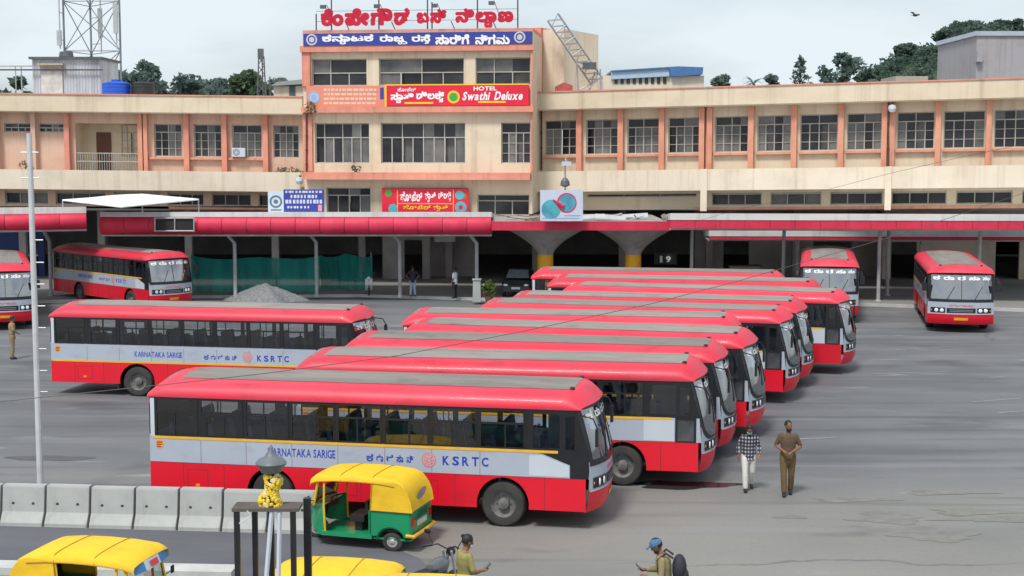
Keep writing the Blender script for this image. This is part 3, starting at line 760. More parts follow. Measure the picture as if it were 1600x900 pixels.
w = MB(); RW.box(w, RW.S(838), sE, zr_par, zr_top, -.2, 1.0); part(w, 'parapet', cream)
w = MB(); RW.box(w, RW.S(838), sE, zr_top, zr_top + .07, -.25, 1.06); part(w, 'parapet_coping', salmon)
w = MB(); RW.box(w, RW.S(838), sE, zr_par - .06, zr_par - .001, -.6, .93); RW.box(w, RW.S(838), sE, zr_top - .4, zr_top - .3, -14, -.21); part(w, 'roof_slab', cream_pale)
w = MB(); RW.box(w, RW.S(842), sE, z_led_b, z_led_t, 1.05, 1.2); RW.box(w, RW.S(842), sE, z_led_b + .1, z_led_b + .3, .001, 1.049); part(w, 'balcony_ledge', cream_pale)
for px in (1100, 1388):
    w = MB(); RW.box(w, RW.S(px - 5, 1.2, 280), RW.S(px + 5, 1.2, 280), zz(330), z_led_t + .02, 1.201, 1.32); part(w, 'ledge_pier', cream_pale)
for px in cols_r:
    for off in ((-5.5, 6.5) if px in dbl else (0,)):
        w = MB(); RW.box(w, RW.S(px + off - 4.2), RW.S(px + off + 4.2), z_led_t - .25, zr_par - .065, .001, .42); part(w, 'pilaster', orange)
w = MB()
for h in wins_r: RW.box(w, h[0] - .05, h[1] + .05, zw_bot - .16, zw_bot - .02, .001, .22)
part(w, 'window_sill', orange)
w = MB(); RW.box(w, RW.S(1088), sE, zz(329.5), zz(325.5), .001, .12); part(w, 'orange_band', orange)

# ---- left wing
LW = Facade(475, 86, -60, 86, tilt=0); LW.u = -LW.u; LW.n = Vector((0, -1, 0)); LW.t = -.0105
def zl(py, d=0): return LW.hit(475, py, d)[1]
sW = LW.S(-120)
zl_top, zl_par = zl(152, 1.0), zl(178, 1.0)
zl_wt, zl_wb = zl(196), zl(247)
zl_lt, zl_lb = zl(269.5, 1.2), zl(300, 1.2)
w = MB()
lw_w = [(LW.S(a), LW.S(b), zl_wb, zl_wt) for a, b in ((241, 284), (303, 346), (363, 409), (427, 467))]
vents = [(LW.S(a), LW.S(b), zl(211), zl(197)) for a, b in ((-50, -5), (7, 50), (61, 102))]
rec = (LW.S(118), LW.S(217), zl_lt - .2, zl(196))
lstrip = [(LW.S(a, 0, 312), LW.S(b, 0, 312), zl(323), zl(303)) for a, b in ((-90, -8), (8, 75), (87, 165), (178, 250), (262, 318), (331, 392), (404, 462))]
LW.wall(w, sW, LW.S(477), 4.55, zl_par + .3, lw_w + vents + [rec] + lstrip)
part(w, 'wall', peach)
for h in lw_w: window(LW, *h, -.22, nx=4, pale=True)
for h in vents: window(LW, *h, -.15, nx=4, rows=(.5,), grille=False, tophalf=True, name='vent_window')
for h in lstrip: window(LW, *h, -.22, nx=3, rows=(.12,), grille=False, tophalf=False, name='strip_window')
w = MB(); s0, s1, z0, z1 = rec; D = -1.7
LW.wall(w, s0, s1, z0, z1, [], d=D); LW.wall(w, s0, s0, z0, z1, [])
for sv in (s0, s1): w.poly([LW.p(sv, z0, -.3), LW.p(sv, z0, D), LW.p(sv, z1, D), LW.p(sv, z1, -.3)])
w.poly([LW.p(s0, z1, -.3), LW.p(s1, z1, -.3), LW.p(s1, z1, D), LW.p(s0, z1, D)]); w.poly([LW.p(s0, z0, 0), LW.p(s1, z0, 0), LW.p(s1, z0, D), LW.p(s0, z0, D)])
part(w, 'recessed_bay', cream)
w = MB(); LW.box(w, LW.S(151, D), LW.S(174, D), z0 + .02, zl(210, D), D + .002, D + .06); d_ = part(w, 'door', wood)
w = MB(); LW.box(w, LW.S(170.5, D), LW.S(172, D), z0 + 1.0, z0 + 1.12, D + .062, D + .11); w.build('handle', steel, d_)
window(LW, LW.S(190, D), LW.S(216.5, D), zl_wb, zl(197), D + .01, nx=3, pale=False)
w = MB(); zr = zl(242)
for k in range(2): LW.box(w, s0 + .02, s1 - .02, zr - .05 - k * .5, zr - k * .5, -.1, -.05)
for k in range(26):
    sv = s0 + .1 + (s1 - s0 - .2) * k / 25; LW.box(w, sv - .012, sv + .012, z0 + .05, zr - .05, -.09, -.06)
part(w, 'railing', post_grey)
w = MB(); LW.box(w, sW, LW.S(477), zl_par, zl_top, -.2, 1.0); part(w, 'parapet', cream)
w = MB(); LW.box(w, sW, LW.S(477), zl_top, zl_top + .07, -.25, 1.06); part(w, 'parapet_coping', salmon)
w = MB(); LW.box(w, sW, LW.S(477), zl_par - .06, zl_par - .001, -.6, .93); LW.box(w, sW, LW.S(477), zl_top - .4, zl_top - .3, -14, -.21); part(w, 'roof_slab', cream_pale)
w = MB(); LW.box(w, sW, LW.S(474), zl_lb, zl_lt, 1.05, 1.2); LW.box(w, sW, LW.S(474), zl_lb + .1, zl_lb + .3, .001, 1.049); part(w, 'balcony_ledge', cream_pale)
for px, ww, mm in ((-2, 4, peach), (55, 3.5, peach), (107, 4, salmon), (221, 3.6, orange), (229.5, 3, orange), (293, 4, salmon), (352, 4, salmon), (416, 4, salmon)):
    w = MB(); LW.box(w, LW.S(px - ww), LW.S(px + ww), zl_lt - .25, zl_par - .065, .001, .40); part(w, 'pilaster', mm)
w = MB()
for h in lw_w[:3]: LW.box(w, h[0] - .25, h[1] + .2, zl_wb - .16, zl_wb - .02, .001, .24)
part(w, 'window_sill', orange)
w = MB(); LW.box(w, LW.S(262), LW.S(477), zl(329), zl(325), .001, .12); part(w, 'orange_band', orange)

# ---- central tower block
TW = Facade(475, 84, 832, 82.3)
def zt(py, d=0): return TW.hit(475, py, d)[1]
tS, tE = TW.S(475), TW.S(832)
rows = [((487, 573), (592, 725), (743, 829)), ((492, 577), (595, 727), (783, 829))]
def tw_h(a, b, y0, y1): return (TW.S(a, 0, (y0 + y1) / 2), TW.S(b, 0, (y0 + y1) / 2), zt(y1), zt(y0))
H1 = [tw_h(a, b, 92.5, 134.5) for a, b in rows[0]]; H2 = [tw_h(a, b, 192.5, 255) for a, b in rows[1]]
H3 = [tw_h(510, 579, 293, 333), tw_h(597, 731, 293, 334), tw_h(746, 827, 303, 335)]
w = MB(); TW.wall(w, tS, tE, 4.5, zt(52), H1 + H2 + H3)
for sv, dd in ((tS, -8), (tE, -8)): w.poly([TW.p(sv, 4.5, 0), TW.p(sv, 4.5, dd), TW.p(sv, zt(52), dd), TW.p(sv, zt(52), 0)])
w.poly([TW.p(tS, zt(54), 0), TW.p(tE, zt(54), 0), TW.p(tE, zt(54), -8), TW.p(tS, zt(54), -8)])
part(w, 'tower_wall', cream)
for h, n in zip(H1, (3, 4, 3)): window(TW, *h, -.25, nx=n, rows=(.52,), grille=False)  # open top-floor windows: dark panes stand in for the shaded interior
for h, n in zip(H2[:2], (6, 8)): window(TW, *h, -.25, nx=n, rows=(.36,), grille=False, pale=True)
window(TW, *H2[2], -.25, nx=4, pale=True)
for h, n in zip(H3, (4, 3, 3)): window(TW, *h, -.25, nx=n, rows=(.3,), grille=False)
w = MB(); TW.box(w, tS - .02, TW.S(487), zt(135), zt(72), .001, .18); TW.box(w, tS - .02, TW.S(489), zt(268), zt(179), .001, .18); part(w, 'tower_pilaster', salmon)
w = MB(); TW.box(w, TW.S(829.5), tE + .02, zt(268), zt(72), .001, .18); part(w, 'tower_pilaster', salmon)
w = MB(); TW.box(w, tS - .1, tE + .1, zt(82), zt(72.5), .001, .30); part(w, 'tower_cornice', salmon)
w = MB(); TW.box(w, tS - .05, tE + .1, zt(176.5), zt(167.5), .001, .45); part(w, 'tower_cornice', salmon)
w = MB(); TW.box(w, tS + .1, tE - .05, zt(280), zt(271.5), .001, .9); TW.box(w, tS + .1, tE - .05, zt(271.4), zt(269), .3, .85); part(w, 'tower_ledge', salmon)
w = MB(); TW.box(w, tS, tE + .02, zt(52), zt(47.5), -8, -.01); part(w, 'tower_parapet', salmon)
# stair tower behind the right end of the block
ST = Facade(833, 88, 881, 87)
w = MB(); ST.box(w, ST.S(834) , ST.S(848), ST.hit(840, 150)[1], ST.hit(840, 44)[1], -5, .30); part(w, 'stair_tower_pier', salmon)
w = MB(); ST.box(w, ST.S(848) + .003, ST.S(881), ST.hit(840, 150)[1], ST.hit(840, 47)[1], -5, 0); part(w, 'stair_tower', cream_pale)
# ---- deep hall under the first floor
w = MB()
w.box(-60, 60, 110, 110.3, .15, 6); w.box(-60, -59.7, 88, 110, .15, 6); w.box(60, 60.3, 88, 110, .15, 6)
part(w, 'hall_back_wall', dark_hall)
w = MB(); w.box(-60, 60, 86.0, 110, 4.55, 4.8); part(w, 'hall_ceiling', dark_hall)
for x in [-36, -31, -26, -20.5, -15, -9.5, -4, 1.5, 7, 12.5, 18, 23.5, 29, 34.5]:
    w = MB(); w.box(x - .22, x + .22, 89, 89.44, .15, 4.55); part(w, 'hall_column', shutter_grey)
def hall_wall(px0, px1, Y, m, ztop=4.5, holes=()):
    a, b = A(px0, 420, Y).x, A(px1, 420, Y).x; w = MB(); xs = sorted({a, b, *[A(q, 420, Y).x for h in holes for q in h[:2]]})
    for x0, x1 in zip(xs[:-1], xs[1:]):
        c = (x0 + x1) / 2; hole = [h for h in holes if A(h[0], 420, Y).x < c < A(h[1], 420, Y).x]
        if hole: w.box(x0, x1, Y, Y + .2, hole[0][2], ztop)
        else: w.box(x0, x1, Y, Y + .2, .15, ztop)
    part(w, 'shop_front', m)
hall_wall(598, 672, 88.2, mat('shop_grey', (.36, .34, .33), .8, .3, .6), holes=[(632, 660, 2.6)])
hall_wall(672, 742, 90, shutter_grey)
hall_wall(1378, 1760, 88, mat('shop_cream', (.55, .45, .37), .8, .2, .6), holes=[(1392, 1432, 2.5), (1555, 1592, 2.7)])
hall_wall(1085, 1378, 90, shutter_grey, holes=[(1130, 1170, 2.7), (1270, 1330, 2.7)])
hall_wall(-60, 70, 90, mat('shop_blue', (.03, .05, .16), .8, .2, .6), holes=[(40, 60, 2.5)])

# ------------------------------------------------------------------ platform canopies
def canopy(label, pxa, Ya, pxb, Yb, yw0, yw1, yr1, posts, rounded, back=6.5, group='red-edged platform canopies'):
    fc = Facade(pxa, Ya, pxb, Yb, pyref=345)
    e = empty('platform_canopy', tuple(fc.p(0, 0)), 0, label, 'canopy', group); inv = Matrix.Translation(-e.location)
    def pt(mb, name, m, **k):
        o = mb.build(name, m, None, **k); o.parent = e; o.matrix_parent_inverse = inv; return o
    L = fc.S(pxb, 0, 345); z0, z1, z2 = (fc.hit(pxa, q)[1] for q in (yw0, yw1, yr1))
    w = MB(); w.hexa([fc.p(sv, z - (.055 * back if d < 0 else 0), d) for z in (z1 + .005, z0) for d in (-back, .15) for sv in (0, L)]); pt(w, 'roof_sheet', canopy_white)
    w = MB(); h = (z1 - z2)
    n = max(2, int(L / 1.25))
    if rounded:
        for k in range(n):
            s0, s1 = L * k / n, L * (k + 1) / n
            prof = [(.02 + .42 * math.sin(math.pi * j / 10), z1 - h * (.5 - .5 * math.cos(math.pi * j / 10))) for j in range(11)]
            cols_ = [(s0 + .01, .93), (s0 + .06, .985), ((s0 + s1) / 2, 1.0), (s1 - .06, .985), (s1 - .01, .93)]
            vs = [fc.p(sv, z1 - (z1 - zq) * (.5 + .5 * sc) - .0, dq * sc) for sv, sc in cols_ for dq, zq in prof]
            w.add(vs, [(i * 11 + j, i * 11 + j + 1, (i + 1) * 11 + j + 1, (i + 1) * 11 + j) for i in range(4) for j in range(10)])
    else:
        for k in range(n): fc.box(w, L * k / n + .008, L * (k + 1) / n - .008, z2, z1, -.1, .12)
    pt(w, 'fascia', canopy_red, smooth=rounded)
    w = MB(); fc.box(w, 0, L, z2 - .1, z2 - .0, -back + .4, -.15); pt(w, 'soffit', mat('canopy_soffit', (.55, .53, .52), .8, .15, .5))
    r = .10
    for px, py in posts:
        b = G(px, py, .15); w = MB()
        lean_ = .35 if rounded else 0
        w.tube([b, b + Vector((0, 0, 3.0)), b + Vector((-lean_, -.1, z2 - .25))], r, 10); w.lathe([(r * 1.8, 0), (r * 1.8, .06), (r, .08)], 10, tuple(b)); pt(w, 'post', post_grey)
    return fc
canopy('long canopy with quilted rounded red gutter along the left of the terminal', 158, 75, 768, 75, 331, 339, 366.5, [(368, 466), (495, 463), (625, 464), (745, 466)], True)
canopy('canopy arm running out of the photo at the left edge, red rounded gutter', -170, 71, 135, 74, 326, 337, 363, [(80, 462)], True)
canopy('straight red-edged canopy over the right-hand platforms', 1047, 74, 1760, 72.5, 333, 343.5, 356.5, [(1080, 462), (1223, 463), (1372, 471), (1386, 462), (1528, 470)], False)
canopy('second narrower canopy seen under the right-hand canopy, further back', 1108, 82, 1760, 81, 360, 369, 374, [(1245, 458), (1437, 459)], False, back=3.5)
# missing panel with bare frame in the left canopy gutter
fr = MB(); y_ = 74.45
for px in (242, 273, 303):
    p0, p1 = A(px, 340, y_), A(px, 362, y_); fr.tube([p0, p1], .04, 6)
fr.tube([A(242, 341, y_), A(303, 341, y_)], .04, 6); fr.tube([A(242, 361, y_), A(303, 361, y_)], .04, 6)
fr.poly([A(242, 341, y_ + .04), A(303, 341, y_ + .04), A(303, 361, y_ + .04), A(242, 361, y_ + .04)], 1)
tag(fr.build('gutter_frame', [steel, mat('open_gutter_dark', (.015, .015, .017), .7, 0)]), 'bare metal frame where a red gutter panel is missing, left canopy', 'frame')
# centre canopy on funnel columns
cc = empty('funnel_canopy', A(905, 352, 74.5), 0, 'flat red-edged canopy on two grey funnel columns with yellow shafts', 'canopy')
inv = Matrix.Translation(-cc.location)
def ccp(mb, name, m, parent=cc, **k):
    o = mb.build(name, m, None, **k)
    if parent is cc: o.parent = cc; o.matrix_parent_inverse = inv
    else: o.parent = parent
    return o
CF = Facade(768, 74.2, 1047, 74.2, pyref=350)
w = MB(); Lc = CF.S(1047, 0, 350); CF.box(w, 0, Lc, CF.hit(768, 360)[1], CF.hit(768, 346)[1], -.25, 0); ccp(w, 'fascia', canopy_red)
w = MB(); CF.box(w, 0, Lc, CF.hit(768, 359)[1], CF.hit(768, 348)[1], -11, -.251); ccp(w, 'roof_slab', mat('canopy_slab', (.30, .28, .26), .9, .25, .8))
for pxc, hw in ((852, 70), (989, 70)):
    c = A(pxc, 428, 77.0); zt_ = CF.hit(768, 359)[1] - .005
    w = MB(); prof = []
    for j in range(15):
        t = j / 14; r = .42 + (2.35 - .42) * (t ** 1.45); prof.append((r, 2.5 + (zt_ - 2.5) * (t ** .92)))
    w.lathe(prof, 40, (c.x, c.y, 0)); fo = ccp(w, 'funnel', funnel_grey, smooth=True)
    w = MB(); w.lathe([(.44, .15), (.44, 2.5)], 24, (c.x, c.y, 0)); ccp(w, 'shaft', yellow_paint, smooth=True)
junk = MB(); rj = random.Random(5)
for k in range(16):
    p = A(rj.uniform(790, 1040), 346, rj.uniform(75.2, 79)); p.z = CF.hit(768, 348)[1] + .02
    q = p + Vector((rj.uniform(-1.6, 1.6), rj.uniform(-.6, .6), rj.uniform(.05, .32))); junk.tube([p + Vector((0, 0, .05)), q], rj.uniform(.03, .07), 6, rj.randint(0, 1))
for k in range(5):
    p = A(rj.uniform(910, 1040), 346, rj.uniform(75.5, 79)); z = CF.hit(768, 348)[1]; a = rj.uniform(0, 3); dx, dy = math.cos(a) * rj.uniform(.5, 1.1), math.sin(a) * .5
    junk.prism([(p.x - dx, p.y - dy, z + .01), (p.x + dx, p.y - dy, z + .1), (p.x + dx, p.y + dy, z + .3), (p.x - dx, p.y + dy, z + .2)], (0, 0, .05), rj.randint(0, 1))
tag(junk.build('scrap_pile', [post_grey, mat('scrap_brown', (.20, .16, .13), .9, .3)]), 'loose pipes and sheet scraps lying on the centre canopy roof', 'scrap', kind='stuff')
# white stretched awning at left
c1, c2, c3, c4 = A(98, 312, 75.5), A(222, 303, 82), A(310, 311, 77.5), A(190, 323, 71)
aw = empty('white_awning', ((c1.x + c3.x) / 2, 76.5, .15), 0, 'white diamond-shaped sheet awning raised above the left canopy', 'awning')
w = MB()
mid = (c1 + c2 + c3 + c4) / 4 + Vector((0, 0, .22))
def awp(u, v):
    p = c1.lerp(c4, u).lerp(c2.lerp(c3, u), v); k = 16 * u * (1 - u) * v * (1 - v); return p + Vector((0, 0, .25 * k))
w.grid(awp, 10, 10); w.grid(lambda u, v: awp(u, v) - Vector((0, 0, .05)), 10, 10)
for e0, e1 in ((c1, c4), (c4, c3), (c3, c2), (c2, c1)): w.tube([e0 - Vector((0, 0, .025)), e1 - Vector((0, 0, .025))], .04, 6)
inv = Matrix.Translation(-aw.location)
o = w.build('sheet', mat('awning_white', (.80, .83, .82), .6, .05, .5), smooth=True); o.parent = aw; o.matrix_parent_inverse = inv
for q in (c3, c2, c1):
    w = MB(); w.tube([(q.x, q.y, q.z - 1.2), (q.x, q.y, q.z - .06)], .04, 8); o = w.build('post', steel); o.parent = aw; o.matrix_parent_inverse = inv

# ------------------------------------------------------------------ signs on the building
def rootfix(e):
    inv = Matrix.Translation(-e.location)
    def add(mb, name, m, parent=None, **k):
        o = mb.build(name, m, None, **k)
        if parent is None: o.parent = e; o.matrix_parent_inverse = inv
        else: o.parent = parent
        return o
    return add
def on(fc, px, py, d):   # text mapper: origin at a photo point of the facade plane
    s0, z0 = fc.hit(px, py, d)
    return lambda u, v, lf: fc.p(s0 + u, z0 + v, d + .012 + lf)
def wid(fc, a, b, py, d): return fc.hit(b, py, d)[0] - fc.hit(a, py, d)[0]
def hei(fc, px, y0, y1, d): return fc.hit(px, y0, d)[1] - fc.hit(px, y1, d)[1]
def put_text(mb, s, fc, x0, x1, y0, y1, d, m=0, **k): text(mb, s, wid(fc, x0, x1, y1, d), hei(fc, x0, y0, y1, d), on(fc, x0, y1, d), m, **k)
def disc(mb, fc, px, py, d, r0, r1=0.0, m=0, n=24):
    s, z = fc.hit(px, py, d)
    vs = [fc.p(s + r * math.cos(2 * math.pi * k / n), z + r * math.sin(2 * math.pi * k / n), d) for r in (r0, r1) for k in range(n)]
    if r1 == 0: mb.add(vs[:n], [tuple(range(n))], m)
    else: mb.add(vs, [(k, (k + 1) % n, n + (k + 1) % n, n + k) for k in range(n)], m)
def panel(mb, fc, x0, x1, y0, y1, d, th=.06, m=0):
    s0, za = fc.hit(x0, y1, d); s1, zb = fc.hit(x1, y0, d); zc = fc.hit(x0, y0, d)[1]; fc.box(mb, s0, s1, za, zc, d - th, d, m)
sign_blue = mat('sign_blue', (.035, .05, .30), .55, .06, .5)
sign_red = mat('sign_red', (.74, .012, .05), .5, .06, .5)
sign_peach = mat('sign_peach', (.72, .25, .16), .6, .08, .6)
pale_blue = mat('emblem_blue', (.30, .42, .68), .5, 0); silver_e = mat('emblem_silver', (.55, .55, .58), .5, 0)
# roof letters on a frame
e = empty('rooftop_lettering', TW.p(8, zt(50), -.6), 0, 'large crimson rooftop letters on a thin steel frame above the blue band', 'sign'); add = rootfix(e)
for wd, x0, x1, y0, y1 in (('ಕೆಂಪೇಗೌಡ', 503, 639, 15, 40), ('ಬಸ್', 652, 697, 15, 36), ('ನಿಲಾ_ದಣ', 713, 801, 14, 43)):
    w = MB(); put_text(w, wd, TW, x0, x1, y0, y1, -.5, bold=.02, fat=.055, gap=.16, depth=.12); add(w, 'letters', text_red)
w = MB()
for px, top in ((494, 22), (518, -2), (592, 0), (668, -10), (675, 6), (746, 2), (809, -8)):
    w.tube([TW.p(TW.S(px, -.75, 40), zt(53, -.75), -.75), TW.p(TW.S(px, -.75, 20), zt(top, -.75), -.75)], .045, 6)
for py in (18, 34):
    w.tube([TW.p(TW.S(494, -.7, py), zt(py, -.7), -.7), TW.p(TW.S(809, -.7, py), zt(py, -.7), -.7)], .013, 6)
for px in (540, 612, 705, 770):
    w.tube([TW.p(TW.S(px, -.72, 40), zt(53, -.72), -.72), TW.p(TW.S(px + 8, -1.8, 40), zt(53, -.72), -2.0)], .03, 5); w.tube([TW.p(TW.S(px, -.72, 40), zt(36, -.72), -.72), TW.p(TW.S(px + 8, -1.8, 40), zt(53, -.72), -2.0)], .03, 5)
add(w, 'frame', steel_dark)
for px, py in ((505, 10), (589, 9), (679, 8), (768, 4)):
    w = MB(); s_, z_ = TW.hit(px, py, .6); w.tube([TW.p(s_ + .25, z_ - .5, -.6), TW.p(s_ + .1, z_ + .12, .2), TW.p(s_, z_, .55)], .02, 5); TW.box(w, s_ - .16, s_ + .16, z_ - .13, z_ + .07, .5, .75); add(w, 'flood_lamp', steel_dark)
# blue band sign
e = empty('blue_band_sign', TW.p(8, zt(62), .2), 0, 'long dark blue name board with white letters and round emblems at tower top', 'sign'); add = rootfix(e)
w = MB(); panel(w, TW, 474, 831, 52.5, 72, .34, .32); add(w, 'board', sign_blue)
w = MB()
for s_, x0, x1 in (('ಕನಾ_ರಟಕ', 504, 583), ('ರಾಜ_ಯ', 594, 636), ('ರಸೆ_ತ', 644, 672), ('ಸಾರಿಗೆ', 681, 733), ('ನಿಗಮ', 743, 796)): put_text(w, s_, TW, x0, x1, 54.5, 69.5, .345, bold=.02, fat=.03)
add(w, 'letters', text_white)
for px, py in ((487, 62), (812, 58)):
    w = MB(); disc(w, TW, px, py, .352, .33, .24); disc(w, TW, px, py, .352, .16); add(w, 'emblem', silver_e)
# peach notice board
e = empty('peach_notice_board', TW.p(2, zt(150), .2), 0, 'faded peach notice board with round blue emblem, left of the red hotel banner', 'sign'); add = rootfix(e)
w = MB(); panel(w, TW, 479, 601, 134.5, 167, .26, .2); bo = add(w, 'board', sign_peach)
w = MB(); disc(w, TW, 490.5, 152, .27, .36, .25); disc(w, TW, 490.5, 152, .27, .18); add(w, 'emblem', pale_blue)
w = MB(); disc(w, TW, 490.5, 152, .265, .36); add(w, 'emblem_ground', silver_e)
rr = random.Random(4); w = MB()
for row in range(4):
    px = 506
    while px < 586:
        q = px + rr.uniform(3, 9); panel(w, TW, px, min(q, 588), 138.5 + row * 7, 142 + row * 7, .266, .004); px = q + 1.6
add(w, 'faded_lettering', mat('faded_letter', (.76, .52, .42), .7, 0))
w = MB(); panel(w, TW, 594, 599.5, 137, 155, .27, .006); add(w, 'blue_strip', sign_blue)
# red hotel banner
e = empty('red_hotel_banner', TW.p(10, zt(150), .3), 0, 'wide red hotel banner with white slanted lettering under the top-floor windows', 'banner'); add = rootfix(e)
w = MB(); panel(w, TW, 604, 826, 134, 165.5, .28, .22); add(w, 'board', sign_red)
w = MB(); panel(w, TW, 604, 826, 131.8, 133.8, .30, .1); panel(w, TW, 601.2, 603.8, 132, 167, .30, .1); panel(w, TW, 632, 677, 159.5, 162.5, .30, .012); panel(w, TW, 747, 790, 158, 161, .30, .012); add(w, 'yellow_trim', text_yellow)
w = MB(); put_text(w, 'ಹೋಟೆಲ್', TW, 621, 650, 137, 143, .285, bold=.02); put_text(w, 'HOTEL', TW, 740, 776, 135, 141.5, .285, bold=.03); add(w, 'small_letters', text_white)
w = MB(); put_text(w, 'ಸಾ_ವತಿ', TW, 611, 646, 145, 161, .285, fat=.03); put_text(w, 'ಡಿಲಕ್_ಸ', TW, 651, 694, 143, 160, .285, fat=.03)
def slanted(s_, x0, x1, y0, y1, sk=.22):
    f0 = on(TW, x0, y1, .285); text(w, s_, wid(TW, x0, x1, y1, .285) * .95, hei(TW, x0, y0, y1, .285), lambda u, v, lf: f0(u + sk * v, v, lf), bold=.035)
slanted('Swathi', 722, 766, 143.5, 157); slanted('Deluxe', 772, 818, 143, 156.5); add(w, 'large_letters', text_white)
w = MB(); disc(w, TW, 708.5, 151.5, .288, .37); bb = add(w, 'badge', text_yellow)
w = MB(); disc(w, TW, 708.5, 151.5, .294, .25); add(w, 'badge_leaf', mat('leaf_green', (.05, .38, .06), .5, 0))
# blue board on the left canopy
BF = Facade(400, 76.2, 800, 76.2, pyref=312)
e = empty('blue_counter_sign', BF.p(2, 4.8, 0), 0, 'blue board with white lettering and pale emblem panel standing on left canopy', 'sign'); add = rootfix(e)
w = MB(); panel(w, BF, 443.5, 506, 296, 332, .1, .08); add(w, 'board', sign_blue)
w = MB(); panel(w, BF, 419, 443.2, 299, 332, .1, .08); add(w, 'emblem_panel', mat('sign_pale', (.55, .64, .72), .5, .06))
w = MB(); disc(w, BF, 431, 315, .108, .34, .24); disc(w, BF, 431, 315, .108, .12); panel(w, BF, 423, 440, 327, 329, .108, .006); add(w, 'emblem', mat('emblem_grey', (.12, .16, .22), .5, 0))
w = MB()
for y0, y1, x0, x1 in ((298, 301.5, 446, 503), (304.5, 309.5, 454, 496), (312, 318, 446, 503), (322, 325.5, 449, 483)):
    px = x0
    while px < x1 - 1: panel(w, BF, px, min(px + rr.uniform(2.5, 4.6), x1), y0, y1, .108, .006); px += rr.uniform(4.8, 6)
add(w, 'lettering', mat('soft_white', (.55, .60, .72), .5, 0))
w = MB(); panel(w, BF, 497, 503, 320, 330, .109, .007); add(w, 'pink_mark', mat('pink_mark', (.7, .3, .3), .5, 0))
# red restaurant board
e = empty('red_restaurant_sign', TW.p(6, zt(315), .4), 0, 'red board with white and yellow lettering and small fruit pictures above the left canopy', 'sign'); add = rootfix(e)
w = MB(); panel(w, TW, 597, 732, 294.5, 335, .42, .1); add(w, 'board', sign_red)
w = MB(); put_text(w, 'ಹೋಟೆಲ್', TW, 624, 660, 299, 315, .425, bold=.04); put_text(w, 'ಸಾ_ವತಿ', TW, 664, 681, 299, 316, .425, bold=.04); put_text(w, 'ಡಿಲಕ್_ಸ', TW, 685, 705, 299, 315, .425, bold=.04); add(w, 'letters', text_white)
w = MB(); put_text(w, 'ಹೋಟೆಲ್ ಸಾ_ವತಿ', TW, 628, 700, 320, 330, .425, bold=.04); add(w, 'yellow_letters', text_yellow)
w = MB(); panel(w, TW, 622, 707, 317.5, 318.6, .43, .008); panel(w, TW, 620.5, 621.5, 297, 333, .43, .008); panel(w, TW, 708, 709, 297, 333, .43, .008); add(w, 'divider', text_yellow)
w = MB(); disc(w, TW, 607, 302, .43, .2); disc(w, TW, 724, 306, .43, .15); add(w, 'leaf_picture', MATS['leaf_green'])
w = MB(); disc(w, TW, 614, 326, .43, .28); disc(w, TW, 718, 305, .432, .26); disc(w, TW, 720, 324, .43, .34, .14); add(w, 'bowl_picture', mat('teal_print', (.10, .42, .50), .5, 0))
# white billboard with two globes
BB = Facade(840, 73.6, 920, 73.6, pyref=320)
e = empty('white_billboard', BB.p(2, 4.4, 0), 0, 'white billboard showing two teal globes joined by red, on centre canopy', 'billboard'); add = rootfix(e)
w = MB(); panel(w, BB, 844, 911, 297, 345, .1, .1); add(w, 'board', mat('billboard_white', (.56, .62, .74), .5, .05))
w = MB(); disc(w, BB, 861, 327, .11, .50); disc(w, BB, 886, 317, .112, .44); add(w, 'globe', mat('globe_teal', (.05, .22, .36), .5, .4, 2.2, c2=(.10, .50, .55)))
w = MB(); disc(w, BB, 885.5, 317, .111, .52, .43); 
s0_, z0_ = BB.hit(864, 312, .115); s1_, z1_ = BB.hit(880, 323, .115); w.tube([BB.p(s0_, z0_, .112), BB.p((s0_ + s1_) / 2, (z0_ + z1_) / 2, .112), BB.p(s1_, z1_, .112)], [.04, .09, .14], 6)
add(w, 'red_swirl', mat('print_red', (.62, .03, .10), .5, 0))
w = MB(); panel(w, BB, 882, 907, 336, 337.2, .115, .008); panel(w, BB, 848, 905, 340.5, 341.3, .115, .008); add(w, 'small_print', pale_blue)
w = MB()
for px in (846, 909): w.tube([A(px, 330, 73.75), A(px, 346.5, 73.75)], .04, 6)
add(w, 'support', steel)
# pole with camera behind the billboard
e = empty('camera_pole', A(883, 346, 74.6), 0, 'thin pole with security camera and lamp above the white billboard', 'camera pole'); add = rootfix(e)
w = MB(); w.tube([A(883, 349, 74.6), A(883, 252, 74.6)], .04, 8); add(w, 'pole', steel)
c_ = A(886, 256, 74.4); w = MB(); w.box(c_.x - .28, c_.x + .22, c_.y - .1, c_.y + .1, c_.z - .1, c_.z + .12); w.tube([c_, c_ + Vector((-.1, 0, .3))], .03, 6); add(w, 'camera', bus_white)
c_ = A(883, 286, 74.4); w = MB(); w.lathe([(.08, .28), (.22, .1), (.26, -.12), (.1, -.2), (0, -.2)], 12, tuple(c_)); add(w, 'lamp', steel_dark)
